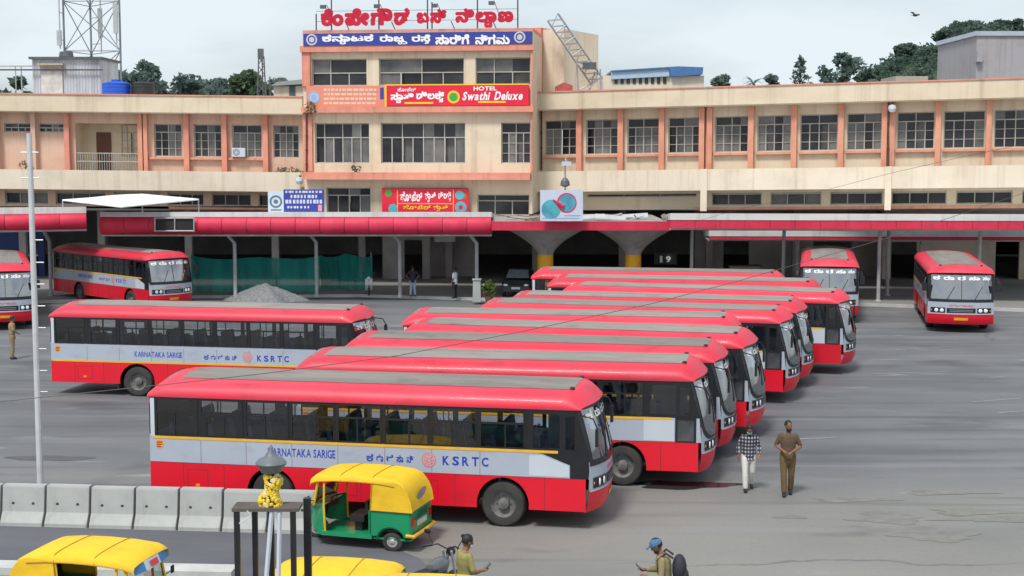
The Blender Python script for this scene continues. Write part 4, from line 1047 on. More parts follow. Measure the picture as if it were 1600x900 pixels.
# bay number sign under the centre canopy
e = empty('bay_number_sign', A(1040, 405, 80), 0, 'dark board with white bay number hanging under the centre canopy', 'sign'); add = rootfix(e)
NF = Facade(1000, 80, 1080, 80, pyref=405)
w = MB(); panel(w, NF, 1022, 1058, 396, 413, 0, .05); add(w, 'board', mat('sign_black', (.015, .015, .017), .6, 0))
w = MB(); put_text(w, '1', NF, 1031, 1035, 400, 410, .01, bold=.04); put_text(w, '9', NF, 1040, 1048, 400, 410, .01, bold=.04); add(w, 'numerals', text_white)
w = MB()
for px in (1024, 1056): w.tube([A(px, 396, 80.03), A(px, 356, 80.03)], .015, 5)
add(w, 'hanger', steel_dark)
e = empty('white_box_sign', A(695, 373, 80), 0, 'blank white box sign hanging under left canopy near two men', 'sign'); add = rootfix(e)
w = MB(); p_, q_ = A(679, 378, 80), A(711, 368, 80); w.box(p_.x, q_.x, 80, 80.2, p_.z, q_.z); add(w, 'box', mat('box_white', (.45, .45, .45), .6, .1))
w = MB()
for x in (p_.x + .1, q_.x - .1): w.tube([(x, 80.1, q_.z), (x, 80.1, q_.z + .5)], .015, 5)
add(w, 'hanger', steel_dark)
# wall lamps / cameras and the air conditioner
def dome_lamp(fc, px, py, d, label):
    s_, z_ = fc.hit(px, py, d); e = empty('wall_lamp', fc.p(s_, z_, d), 0, label, 'wall lamp'); add = rootfix(e)
    w = MB(); fc.box(w, s_ - .06, s_ + .06, z_ - .02, z_ + .35, d - .35, d - .2); w.tube([fc.p(s_, z_ + .3, d - .25), fc.p(s_, z_ + .22, d)], .03, 6); add(w, 'bracket', steel_dark)
    w = MB(); w.lathe([(.05, .24), (.2, .18), (.23, 0), (.16, -.18), (0, -.2)], 14, fc.p(s_, z_, d)); add(w, 'housing', bus_white)
dome_lamp(RW, 1394, 170, .8, 'white dome wall lamp under the right parapet beside a double pilaster')
dome_lamp(LW, 468, 283, 1.6, 'white dome wall lamp at the left balcony end by the tower corner')
s_, z_ = LW.hit(373, 238, .3)
e = empty('air_conditioner', LW.p(s_, z_ - .3, .3), 0, 'white air conditioner unit under the third left-wing window', 'air conditioner'); add = rootfix(e)
w = MB(); LW.box(w, s_ - .40, s_ + .40, z_ - .27, z_ + .27, .12, .42); add(w, 'casing', bus_white)
w = MB()
for r0, r1 in ((.2, .17), (.12, .09)):
    n = 18; vs = [LW.p(s_ - .12 + r * math.cos(2 * math.pi * k / n), z_ + r * math.sin(2 * math.pi * k / n), .425) for r in (r0, r1) for k in range(n)]; w.add(vs, [(k, (k + 1) % n, n + (k + 1) % n, n + k) for k in range(n)])
add(w, 'fan_grille', black_trim)
w = MB(); LW.box(w, s_ - .36, s_ - .30, z_ - .34, z_ - .275, .02, .42); LW.box(w, s_ + .30, s_ + .36, z_ - .34, z_ - .275, .02, .42); add(w, 'bracket', steel_dark)
# drain pipes
for fc, px, y0, y1, d, lab in ((TW, 479, 178, 268, .24, 'dark drain pipe down the tower left edge'), (RW, 846, 173, 266, .1, 'dark drain pipe where the right wing meets the tower'), (RW, 1388, 173, 330, .46, 'rusty drain pipe between two orange pilasters of right wing'), (RW, 1106, 173, 264, .1, 'drain pipe in the gap of the double pilaster nearer the tower')):
    a_, b_ = fc.hit(px, y0, d), fc.hit(px, y1, d); w = MB(); w.tube([fc.p(*a_, d), fc.p(*b_, d)], .055, 8)
    for k in range(4):
        t = (k + .5) / 4; q = Vector(fc.p(*a_, d)).lerp(Vector(fc.p(*b_, d)), t); w.lathe([(.075, -.04), (.075, .04)], 8, tuple(q))
    tag(w.build('drain_pipe', mat('pipe_brown', (.085, .05, .04), .7, .2)), lab, 'pipe', 'drain pipes')

# ------------------------------------------------------------------ leaves and trees
net_teal.node_tree.nodes['Principled BSDF'].inputs['Alpha'].default_value = .80
leaf_mats = [mat('leaf_dark', (.062, .11, .088), .7, .3, .4, c2=(.125, .19, .135)), mat('leaf_blue_haze', (.115, .175, .16), .75, .2, .3, c2=(.19, .26, .22)), mat('leaf_mid', (.085, .14, .085), .7, .3, .4, c2=(.16, .22, .12))]  # leaf colours lightened and blued in place of distant haze
for lm_ in leaf_mats:      # leaves let some light through
    n_, l_ = lm_.node_tree.nodes, lm_.node_tree.links; pb = n_['Principled BSDF']; tl_ = n_.new('ShaderNodeBsdfTranslucent'); ms_ = n_.new('ShaderNodeMixShader'); ms_.inputs[0].default_value = .42
    l_.new(pb.inputs['Base Color'].links[0].from_socket, tl_.inputs[0]); l_.new(pb.outputs[0], ms_.inputs[1]); l_.new(tl_.outputs[0], ms_.inputs[2]); l_.new(ms_.outputs[0], n_['Material Output'].inputs[0])
bark = mat('bark', (.07, .055, .045), .9, .2, 2)
def leaves(mb, r, c, rad, n, size, m=0, shell=.5):
    for _ in range(n):
        while True:
            v = Vector((r.uniform(-1, 1), r.uniform(-1, 1), r.uniform(-1, 1)))
            if .05 < v.length <= 1: break
        v = v.normalized() * (shell + (1 - shell) * r.random()) * (1 if r.random() < .85 else r.uniform(.3, 1.12))
        p = Vector(c) + Vector((v.x * rad[0], v.y * rad[1], v.z * rad[2]))
        a = Vector((r.gauss(0, 1), r.gauss(0, 1), r.gauss(0, .6))).normalized(); b = a.orthogonal().normalized(); k = size * r.uniform(.6, 1.3)
        b = (b * math.cos(1) + a.cross(b) * math.sin(1)) * k * .6; a = a * k
        mb.poly([p - a, p - b * .8, p + a, p + b], m)
def tree(name, label, base, h, rad, ncl, nl, size, lm, seed, trunk_r=.3, shape='round', group='trees behind the terminal'):
    r = random.Random(seed); e = empty(name, base, r.uniform(0, 6), label, 'tree', group)
    cr, tk = MB(), MB(); z0 = max(h * .2, h - 2.3 * rad) if shape == 'round' else h * .58 if shape == 'umbrella' else max(h * .12, h - 4.6)
    tk.tube([(0, 0, 0), (r.uniform(-.2, .2), 0, h * .3), (r.uniform(-.3, .3), r.uniform(-.3, .3), h * .62)], [trunk_r, trunk_r * .75, trunk_r * .4], 8)
    for k in range(ncl):
        if shape == 'cone':
            t = (k + .5) / ncl; z = z0 + (h - z0) * t; rr_ = rad * (1 - t) ** .9 + .15
            a = k * 2.4; c = (rr_ * .55 * math.cos(a), rr_ * .55 * math.sin(a), z); q = rr_ * .62; rd = (q, q, (h - z0) / ncl * 1.3)
        else:
            a = r.uniform(0, 6.28); u = r.random() ** .5; z = z0 + (h - z0) * r.uniform(.12, .95)
            lim = max(.25, 1 - abs((z - (z0 + (h - z0) * .5)) / ((h - z0) * .52)) ** 3.2); c = (rad * u * lim * .8 * math.cos(a), rad * u * lim * .8 * math.sin(a), z); q = rad * r.uniform(.22, .40); rd = (q, q, q * r.uniform(.6, .85))
        leaves(cr, r, c, rd, nl, size)
        tk.tube([(0, 0, max(z0 * .8, c[2] - rad * .7)), (c[0] * .5, c[1] * .5, c[2] - .25 * rad), c], [trunk_r * .4, trunk_r * .25, trunk_r * .1], 5)
    tk.build('trunk', bark, e); cr.build('crown', leaf_mats[lm], e); return e
def at_base(px, py, Y, z=0):
    q = A(px, py, Y); return (q.x, Y, z), q.z
def ptree(name, label, px, ptop, Y, wpx, ncl, nl, size, lm, seed, z=0, **k):
    b, zt_ = at_base(px, ptop, Y, z); tree(name, label, b, zt_ - z, wpx * .62 * Y / F, ncl, nl, size, lm, seed, **k)
ptree('broadleaf_tree', 'airy dark tree rising just right of the blue water tank', 221, 94, 130, 52, 20, 60, .26, 1, 1)
ptree('broadleaf_tree', 'low pale tree behind the blue and black water tanks', 190, 108, 150, 80, 20, 110, .42, 1, 2)
ptree('broadleaf_tree', 'low rounded tree left of the small lattice antenna', 375, 111, 160, 96, 26, 120, .45, 2, 3)
ptree('broadleaf_tree', 'low bushy tree in the middle of the left skyline', 302, 117, 170, 104, 24, 110, .45, 1, 4)
ptree('broadleaf_tree', 'small tree at the far left edge beside the rooftop shed', 18, 119, 150, 86, 20, 110, .45, 0, 5)
ptree('broadleaf_tree', 'tree filling the gap between antenna and roofed hut', 428, 121, 175, 60, 16, 100, .45, 1, 6)
ptree('conifer_tree', 'slender pale conifer standing alone on the right skyline', 1251, 90, 160, 44, 14, 34, .26, 1, 7, shape='cone', trunk_r=.2)
ptree('broadleaf_tree', 'open blue-green tree right of the slender conifer', 1317, 84, 170, 66, 24, 55, .36, 1, 8)
ptree('broadleaf_tree', 'low tree in front of the blue-roofed building', 1058, 117, 150, 46, 16, 100, .40, 2, 9)
ptree('broadleaf_tree', 'low tree just right of the blue-roofed building', 1133, 118, 180, 50, 16, 90, .45, 1, 10)
ptree('broadleaf_tree', 'low tree between the palm and the conifer', 1208, 120, 180, 44, 16, 90, .45, 1, 12)
ptree('broadleaf_tree', 'low pale tree just right of the black water tank', 262, 122, 175, 70, 20, 110, .45, 1, 14)
ptree('broadleaf_tree', 'low tree filling the middle gap of the left skyline', 338, 122, 180, 76, 20, 110, .45, 1, 15)
ptree('broadleaf_tree', 'low pale tree right of the open blue-green tree', 1344, 118, 185, 50, 16, 100, .45, 1, 16)
# fan palm
b, zt_ = at_base(1178, 117, 165); e = empty('palm_tree', b, 0, 'small palm with drooping fronds on the right skyline', 'tree'); w = MB(); w.tube([(0, 0, 0), (.1, 0, zt_ * .5), (0, 0, zt_ - 1.0)], [.25, .2, .16], 8); w.build('trunk', bark, e)
w = MB(); rp_ = random.Random(2)
for k in range(22):
    a = rp_.uniform(0, 6.28); up = rp_.uniform(.1, 1.3); L_ = rp_.uniform(1.3, 2.0); pr = None
    for j in range(6):
        t = j / 5; p = Vector((math.cos(a) * L_ * t, math.sin(a) * L_ * t, zt_ - 1.0 + up * L_ * t - .9 * L_ * t * t)); sd_ = Vector((-math.sin(a), math.cos(a), 0)) * .16 * math.sin(math.pi * min(1, t + .15))
        if pr: w.poly([pr[0] - pr[1], pr[0] + pr[1], p + sd_, p - sd_])
        pr = (p, sd_)
w.build('crown', leaf_mats[1], e)
# wooded hill at right
hb = A(1560, 118, 330)
w = MB(); hx0, hx1 = A(1330, 130, 330).x, A(1800, 130, 330).x
def hillz(x, y):
    t = (x - hx0) / (hx1 - hx0); t = max(0, min(1, t)); zt_ = 22 + 11 * (math.sin(math.pi / 2 * min(1, t / .42))) if t > 0 else 20
    return zt_ * max(0, 1 - ((y - 345) / 90) ** 2)
w.grid(lambda u, v: (hx0 - 40 + (hx1 - hx0 + 140) * u, 256 + 180 * v, hillz(hx0 - 40 + (hx1 - hx0 + 140) * u, 256 + 180 * v) - .05), 30, 16)
structure(w.build('hill', mat('hill_scrub', (.03, .05, .03), .95, .3, .15, c2=(.06, .085, .045)), smooth=True))
hl_ = [(1362, 110, 34, 'round', 'lowest tree at the left foot of the wooded hill'), (1392, 104, 44, 'round', 'second low tree on the left slope of the wooded hill'), (1416, 72, 30, 'umbrella', 'flat-topped tree sticking up on the left slope of the hill'), (1432, 98, 56, 'round', 'broad tree below the flat-topped one on the hill'), (1462, 78, 52, 'round', 'dense tree halfway up the wooded hill'), (1488, 50, 46, 'umbrella', 'tall open-crowned tree left of the hill summit'), (1512, 38, 44, 'umbrella', 'tallest open-crowned tree on the hill, beside the grey block'), (1500, 72, 60, 'round', 'dark dense tree under the tall ones on the hill'), (1540, 44, 52, 'umbrella', 'spreading tree just above the left edge of the grey block'), (1578, 33, 36, 'umbrella', 'small dark flat-topped tree above the grey block roof'), (1620, 45, 60, 'round', 'tree behind the grey block at the right edge'), (1475, 100, 60, 'round', 'low dark tree at the foot of the hill beside the grey block'), (1440, 84, 40, 'round', 'rounded tree right of the flat-topped one on the hill'), (1378, 114, 50, 'round', 'low spreading tree between the two lowest hill trees'), (1455, 96, 70, 'round', 'wide dark tree low in the middle of the hill'), (1508, 58, 56, 'round', 'leafy tree directly left of the grey block'), (1418, 90, 46, 'round', 'bushy tree under the flat-topped tree, lower left')]
for k, (px, pt_, wp_, sh, lab) in enumerate(hl_):
    Y = 325 + (k * 7) % 25; q = A(px, pt_, Y); bz = min(hillz(q.x, Y), q.z - 5.5)
    tree('hill_tree', lab, (q.x, Y, bz), q.z - bz, wp_ * .74 * Y / F, 30, 110, .55, 0, 40 + k, .35, sh, group='trees on the wooded hill')
# buildings behind
def block(name, label, x0, x1, y0, y1, Y, dep, m, extra=None):
    a, b = A(x0, y1, Y), A(x1, y0, Y); e = empty(name, ((a.x + b.x) / 2, Y, 0), 0, label, 'building'); add = rootfix(e)
    w = MB(); w.box(a.x, b.x, Y, Y + dep, 0, b.z); add(w, 'wall', m)
    if extra: extra(add, a, b, Y)
    return e
def gb(add, a, b, Y):
    w = MB(); w.box(a.x - .15, b.x, Y - .15, Y + 10, b.z + .003, b.z + .35); add(w, 'roof_edge', bus_grey)
    q, r_ = A(1523, 97, Y), A(1533, 80, Y); w = MB(); w.box(q.x + .05, r_.x, Y - .4, Y - .01, q.z, r_.z); add(w, 'duct', mat('grey_block_trim', (.34, .33, .36), .8, .1))
block('grey_block', 'plain grey concrete block rising behind the right end of roof', 1523, 1680, 56, 170, 110, 10, mat('grey_block_wall', (.36, .345, .36), .85, .06, .2, streak=.5), gb)
def bb_(add, a, b, Y):
    w = MB(); p = [A(955, 124, Y - .3), A(1046, 119, Y - .3), A(1046, 105, Y - .3), A(955, 110, Y - .3)]; w.prism([tuple(v) for v in p], (0, .25, 0)); add(w, 'side_panel', mat('panel_pale_blue', (.40, .52, .66), .6, .08))
    w = MB(); p = [A(955, 110, Y - .5), A(1060, 103.5, Y - .5), A(1099, 105, Y - .5), A(1098, 116, Y - .5), A(1060, 119, Y - .5), A(1048, 119, Y - .5), A(1046, 106.5, Y - .5), A(957, 112, Y - .5)]; w.prism([tuple(v) for v in p], (0, 9, 0)); add(w, 'roof', mat('roof_blue', (.06, .17, .38), .5, .12))
    w = MB()
    for k in range(9): q = A(960 + k * 9.5, 125, Y); w.box(q.x, q.x + .32, Y - .08, Y - .003, q.z - .35, q.z + .25)
    add(w, 'window', win_glass)
block('blue_roofed_building', 'beige building with a big blue metal roof behind the right wing', 942, 1100, 118, 170, 140, 10, cream_pale, bb_)
def hut(add, a, b, Y):
    w = MB(); p = [A(424, 134, Y - .4), A(480, 131, Y - .4), A(480, 123, Y - .4), A(432, 128, Y - .4)]; w.prism([tuple(v) for v in p], (0, 6, 0)); add(w, 'roof', mat('hut_roof', (.30, .33, .32), .8, .1))
    w = MB(); q = A(452, 150, Y); w.box(q.x, q.x + .5, Y - .05, Y - .003, q.z, q.z + 1); add(w, 'door', steel_dark)
block('roofed_hut', 'pale hut with grey sloping roof left of the tower', 428, 478, 134, 170, 115, 5, cream_pale, hut)
block('flat_beige_building', 'low beige block behind the roof beside the wooded hill', 1398, 1450, 119, 170, 150, 6, mat('beige_far', (.42, .38, .32), .85, .08))

# ------------------------------------------------------------------ rooftop equipment, left
# lattice mast with three legs
mb_ = A(142, 140, 97); e = empty('lattice_mast', (mb_.x, 97, 11.2), 0, 'tall grey three-legged lattice mast rising out of frame behind the rooftop shed', 'mast'); add = rootfix(e)
legs = [A(101, 90, 96), A(143, 90, 99.5), A(188.5, 90, 96)]; legs = [Vector((v.x, v.y, 11.2)) for v in legs]
mast_m = mat('mast_grey', (.20, .235, .27), .6, .15, 2)
for v in legs: w = MB(); w.tube([v, v + Vector((0, 0, 19))], .08, 6); add(w, 'leg', mast_m)
w = MB()
for i, j in ((0, 1), (1, 2), (0, 2)):
    for k in range(5):
        z0, z1 = 2.0 * 1 + k * 3.3 - 1.6, 2.0 + k * 3.3 + 1.7
        w.tube([legs[i] + Vector((0, 0, z0)), legs[j] + Vector((0, 0, z1))], .035, 5); w.tube([legs[j] + Vector((0, 0, z0)), legs[i] + Vector((0, 0, z1))], .035, 5); w.tube([legs[i] + Vector((0, 0, z1)), legs[j] + Vector((0, 0, z1))], .03, 5)
add(w, 'brace', mast_m)
for i, px in ((0, 90), (1, 131), (2, 179)):
    q = A(px, 60, 95); w = MB(); w.tube([(q.x, legs[i].y - .5, 15.0), (q.x, legs[i].y - .5, 22)], .05, 6)
    for zq in (15.6, 17.4, 20.8): w.tube([(q.x, legs[i].y - .5, zq), legs[i] + Vector((0, 0, zq - 11.2))], .03, 5)
    w.box(q.x - .14, q.x + .14, legs[i].y - .75, legs[i].y - .55, 16 if i else 15.2, 18 if i else 16.2); add(w, 'antenna', post_grey)
# corrugated shed
e = empty('rooftop_shed', A(104, 148, 90), 0, 'weathered pale corrugated metal shed on the left roof', 'shed'); add = rootfix(e)
a, b = A(52, 150, 90), A(157, 92, 90); wv = MB(); n = 46
zq0, zq1 = a.z - .8, b.z
for k in range(n):
    x0, x1 = a.x + (b.x - a.x) * k / n, a.x + (b.x - a.x) * (k + 1) / n; d0, d1 = (.05 if k % 2 else 0), (0 if k % 2 else .05)
    wv.poly([(x0, 90 - d0, zq0), (x1, 90 - d1, zq0), (x1, 90 - d1, zq1), (x0, 90 - d0, zq1)])
wv.poly([(a.x, 90, zq0), (a.x, 94, zq0), (a.x, 94, zq1), (a.x, 90, zq1)]); wv.poly([(b.x, 90, zq0), (b.x, 94, zq0), (b.x, 94, zq1), (b.x, 90, zq1)])
add(wv, 'wall', mat('corrugated_pale', (.36, .38, .43), .6, .3, .9, c2=(.55, .58, .64), stretch=(1.5, 1, .35), streak=.5))
w = MB(); w.box(a.x - .15, b.x + .15, 89.75, 94.2, zq1 - .02, zq1 + .12); w.box(a.x - 5, b.x + .2, 89.7, 89.78, zq1 - .75, zq1 - .65); add(w, 'roof', steel_dark)
w = MB(); q0, q1 = A(66, 150, 90), A(98, 103, 90); w.box(q0.x, q1.x, 89.86, 89.93, zq0, q1.z); do = add(w, 'door', mat('shed_door', (.52, .50, .50), .7, .2))
w = MB(); w.box(q0.x - .1, q1.x + .15, 89.5, 89.9, q1.z + .02, q1.z + .14); add(w, 'door_hood', mat('hood_beige', (.40, .36, .26), .8, .1))
w = MB(); q = A(95, 84, 89.9); w.lathe([(0, -.35), (.42, -.3), (.46, 0), (.40, .3), (0, .35)], 14, (q.x, 91, q.z - .1)); w.tube([(q.x, 91, zq1), (q.x, 91, q.z)], .06, 6); add(w, 'roof_drum', steel_dark)
# railing pipes to the left of the shed
w = MB(); x0, x1 = A(-40, 103, 90.5).x, A(50, 103, 90.5).x; zq = A(20, 103, 90.5).z
w.tube([(x0, 90.5, zq), (x1, 90.5, zq)], .05, 6)
for px in (-10, 24, 33): q = A(px, 103, 90.5); w.tube([(q.x, 90.5, 11.2), (q.x, 90.5, zq)], .04, 6)
tag(w.build('pipe_rail', steel), 'thin pipe rail on the roof left of the corrugated shed', 'pipe rail')
def tank(name, label, px0, px1, ptop, m, Y=88.5):
    a, b = A(px0, 148, Y), A(px1, ptop, Y); r = (b.x - a.x) / 2; h = b.z - a.z + .3
    e = empty(name, ((a.x + b.x) / 2, Y, a.z - .3), 0, label, 'water tank', 'rooftop water tanks')
    w = MB(); pr = [(r * .96, 0), (r, .08)]
    for k in range(4): z = .1 + h * .8 * k / 4; pr += [(r, z), (r * .975, z + h * .08), (r * .975, z + h * .1), (r, z + h * .18)]
    w.lathe(pr + [(r * .98, h * .84)], 28); w.build('barrel', m, e, smooth=True)
    w = MB(); w.lathe([(r * .985, h * .84), (r * .9, h * .9), (r * .5, h * .97), (.3, h), (.3, h + .1), (0, h + .1)], 28); w.build('lid', m, e, smooth=True)
tank('water_tank', 'bright blue water tank on the left roof', 160, 204, 127, mat('tank_blue', (.012, .09, .55), .45, .12))
tank('water_tank', 'black water tank on the left roof beside the blue one', 206, 241, 127, mat('tank_black', (.02, .025, .03), .5, .2))
# small lattice antenna
q = A(410, 152, 100); e = empty('lattice_antenna', (q.x, 100, q.z - 1), 0, 'small dark lattice antenna tower on the left skyline', 'antenna'); add = rootfix(e)
w = MB(); ztp = A(406, 88, 100).z
for dx, dy in ((-.35, -.3), (.35, -.3), (0, .35)): w.tube([(q.x + dx, 100 + dy, q.z - 1), (q.x + dx * .5, 100 + dy * .5, ztp)], .05, 5)
for k in range(6):
    z0 = q.z - 1 + (ztp - q.z + 1) * k / 6; z1 = q.z - 1 + (ztp - q.z + 1) * (k + 1) / 6; s_ = 1 - .5 * k / 6
    w.tube([(q.x - .35 * s_, 99.7, z0), (q.x + .33 * s_, 99.7, z1)], .03, 5); w.tube([(q.x + .35 * s_, 99.7, z0), (q.x - .33 * s_, 99.7, z1)], .03, 5)
add(w, 'lattice', steel_dark)
w = MB(); w.box(q.x - .2, q.x + .2, 99.5, 99.7, ztp - .2, ztp + .5); w.tube([(q.x + .55, 100, q.z), (q.x + .55, 100, ztp - 1.4)], .05, 5); add(w, 'panel_antenna', steel_dark)
# leaning lattice boom right of the tower
e = empty('lattice_boom', A(930, 138, 86), 0, 'leaning grey lattice boom with lamp base on the roof right of the tower', 'boom'); add = rootfix(e)
p0, p1 = A(934, 128, 85.6), A(864, 26, 85.6); dv_ = (p1 - p0); ln = dv_.length; dv_.normalize(); sd_ = Vector((dv_.z, 0, -dv_.x)) * .38; bk = Vector((0, .6, 0))
w = MB(); rails = [p0 - sd_, p0 + sd_, p0 - sd_ + bk, p0 + sd_ + bk]
for r_ in rails: w.tube([r_, r_ + dv_ * ln], .04, 5)
n = 11
for k in range(n):
    t0, t1 = ln * k / n, ln * (k + 1) / n
    for i, j in ((0, 1), (2, 3), (0, 2), (1, 3)): w.tube([rails[i] + dv_ * t0, rails[j] + dv_ * (t1 if k % 2 == 0 else t0)], .025, 5); w.tube([rails[j] + dv_ * t0, rails[i] + dv_ * t1], .022, 5)
add(w, 'truss', steel)
w = MB(); base = [A(px, 140, 85.6) for px in (905, 918, 940)]
w.tube([base[0] - Vector((0, 0, .5)), A(901, 96, 85.6), A(912, 100, 86.4)], .05, 5); w.tube([base[2] - Vector((0, 0, .5)), A(938, 108, 85.6)], .05, 5); w.tube([base[1] - Vector((0, 0, .5)), A(930, 112, 85.6)], .05, 5); w.tube([base[1], A(940, 118, 85.6)], .04, 5); w.tube([base[0], A(934, 126, 85.9)], .04, 5)
add(w, 'base_frame', steel)
w = MB(); q = A(921, 103, 85.4); w.box(q.x - .40, q.x + .40, 85.1, 85.6, q.z - .2, q.z + .2); add(w, 'flood_lamp', steel_dark)
w = MB(); a, b = A(868, 137, 85.2), A(895, 131, 85.2); w.prism([(a.x, 85.2, a.z - .4), (b.x, 85.2, a.z - .4), (b.x, 85.2, b.z - .1), ((a.x + b.x) / 2, 85.2, b.z + .1), (a.x, 85.2, b.z - .15)], (0, 1.2, 0))
tag(w.build('tarpaulin_heap', mat('tarp_red', (.42, .10, .09), .8, .25)), 'faded red tarpaulin heap on the roof at the foot of the boom', 'tarpaulin')
# weeds growing from ledges
wd_m = [leaf_mats[2], leaf_mats[0]]
rw_ = random.Random(8)
for fc, px, py, d, rx, rz_, n, lab in ((LW, 452, 268, .9, 1.0, .28, 130, 'green weeds sprouting along the left balcony ledge by the tower'), (TW, 486, 170, .5, .45, .5, 110, 'dry bush growing from the cornice below the blue round emblem'), (TW, 556, 263, .5, .35, .35, 60, 'small weed clump on the tower ledge below the first window'), (LW, 40, 258, .5, .5, .32, 60, 'weed clump on the balcony ledge at far left')):
    s_, z_ = fc.hit(px, py, d); w = MB(); leaves(w, rw_, (0, 0, 0), (rx, .25, rz_), n, .09, rw_.randint(0, 1)); w.tube([(0, 0, -rz_), (0, 0, rz_ * .3)], .02, 5, 1)
    o = w.build('weed', [leaf_mats[2], mat('dry_leaf', (.10, .10, .05), .8, .3)]); o.location = fc.p(s_, z_, d); tag(o, lab, 'plant')

# ------------------------------------------------------------------ under and in front of the canopies
nm = MB(); rn = random.Random(6)
def netpt(px0, px1, Y, sag):
    def fn(u, v):
        px = px0 + (px1 - px0) * u; top = 398 + sag * math.sin(math.pi * u) + 3 * math.sin(9 * u); p = A(px, top, Y); z = .16 + (p.z - .16) * v
        return (p.x, Y + .10 * math.sin(23 * u + 3 * v) + .06 * math.sin(61 * u), z)
    return fn
e = empty('shade_net', A(432, 430, 79.8), 0, 'teal shade net hung as a fence beneath the left canopy', 'net fence'); add = rootfix(e)
w = MB(); w.grid(netpt(298, 500, 79.6, 7), 60, 6); add(w, 'net', net_teal, smooth=True)
w = MB(); w.grid(netpt(500, 582, 81.5, 2), 30, 6); add(w, 'net', net_teal, smooth=True)
for px in (300, 432, 580): w = MB(); q = A(px, 430, 79.75 if px < 500 else 81.6); w.tube([(q.x, q.y, .15), (q.x, q.y, 2.3)], .035, 6); add(w, 'stake', post_grey)
# gravel
c0 = G(408, 474); rg = random.Random(12)
from mathutils import noise as mnoise
def gv(u, v):
    a = 2 * math.pi * u; r = v; R_ = 2.15 + .3 * math.sin(3 * a) + .2 * math.sin(5 * a + 1)
    x, y = R_ * r * math.cos(a), R_ * .75 * r * math.sin(a); h = 1.0 * (1 - r) ** .85
    h += .07 * mnoise.noise((x * 3, y * 3, 0)) * (1 - r * .6) + .05 * mnoise.noise((x * 9, y * 9, 4))
    return (c0.x + x, c0.y + y + 1, max(.01, h))
w = MB(); w.grid(gv, 60, 18); tag(w.build('gravel_heap', gravel), 'heap of grey gravel in front of the teal net', 'gravel heap')
# concrete block and planter plants
q = G(745, 471, .15); w = MB(); w.hexa([(q.x + x * (1.0 if z < 1 else .9), q.y + y * (1.0 if z < 1 else .9), .15 + z) for z in (0, 1.15) for y in (-.2, .2) for x in (-.22, .22)]); w.box(q.x - .24, q.x + .24, q.y - .22, q.y + .22, 1.302, 1.36)
tag(w.build('concrete_post', concrete), 'short concrete post at the pavement edge beside the potted plant', 'post')
q = G(764, 472, .15); e = empty('potted_plant', tuple(q), 0, 'bushy yellow-green potted plant by the parked dark car', 'plant')
w = MB(); w.lathe([(.16, 0), (.26, .34), (.28, .36), (.24, .36), (0, .3)], 14); w.build('pot', mat('pot_clay', (.20, .09, .05), .8, .2), e)
w = MB(); leaves(w, rw_, (0, 0, .75), (.42, .4, .48), 260, .10, shell=.3)
for k in range(6): w.tube([(0, 0, .3), (rw_.uniform(-.3, .3), rw_.uniform(-.3, .3), 1.0)], .012, 4)
w.build('foliage', mat('leaf_yellow_green', (.07, .12, .02), .7, .3, 1, c2=(.16, .20, .04)), e)
# parked car
def car(name, loc, rz, label):
    e = empty(name, loc, rz, label, 'car')
    body_p = [(-1.9, .35), (-1.95, .75), (-1.8, .92), (-.95, .98), (.75, .95), (1.75, .80), (1.95, .62), (1.95, .32)]
    w = MB()
    def outline(zs):
        return zs
    def shell(pts, ws, m):
        n = len(pts); a = [(x, -wq, z) for (x, z), wq in zip(pts, ws)]; b = [(x, wq, z) for (x, z), wq in zip(pts, ws)]
        w.add(a + b, [tuple(range(n)), tuple(range(2 * n - 1, n - 1, -1))] + [(i, (i + 1) % n, n + (i + 1) % n, n + i) for i in range(n)], m)
    shell(body_p, [.78, .80, .80, .80, .80, .78, .74, .74], 0)
    shell([(-1.75, .93), (-1.35, 1.38), (-.2, 1.46), (.25, 1.40), (.95, .95)], [.72, .60, .58, .58, .70], 0); w.build('body', mat('car_dark_paint', (.03, .032, .036), .3, .1, coat=.5), e)
    g = MB(); g.poly([(.93, -.64, .985), (.93, .64, .985), (.30, .54, 1.395), (.30, -.54, 1.395)]); g2 = [Vector(v) + Vector((.014, 0, .014)) for v in g.v]; g.v = [tuple(v) for v in g2]; g.build('windscreen', mat('car_glass', (.20, .24, .27), .05, .2), e)
    for s in (-1, 1):
        g = MB(); g.poly([(.72, .735 * s, 1.0), (.22, .60 * s, 1.36), (-1.25, .62 * s, 1.34), (-1.55, .735 * s, .99)]); g.build('side_window', win_glass, e)
        h = MB(); h.ball((1.86, .56 * s, .66), .13, 10, sq=(.6, 1.2, .7)); h.build('headlight', lamp_glass, e)
        for x in (-1.25, 1.2):
            t = MB(); t.lathe([(0, 0), (.17, 0), (.19, .02), (.30, .01), (.31, -.03), (.31, -.17), (0, -.18)] if s > 0 else [(0, 0), (.17, 0), (.19, -.02), (.30, -.01), (.31, .03), (.31, .17), (0, .18)], 20, (x, .80 * s, .31), 'Y'); t.build('wheel', rubber, e)
    h = MB(); h.box(1.94, 1.97, -.24, .24, .46, .58); h.build('number_plate', bus_white, e)
    h = MB(); h.box(1.85, 1.955, -.42, .42, .62, .70); h.build('grille', black_trim, e)
q = G(806, 470, .15); car('parked_car', (q.x + .2, 78.6, .15), R(-96), 'dark car parked nose outwards behind a canopy post, beside the potted plant')
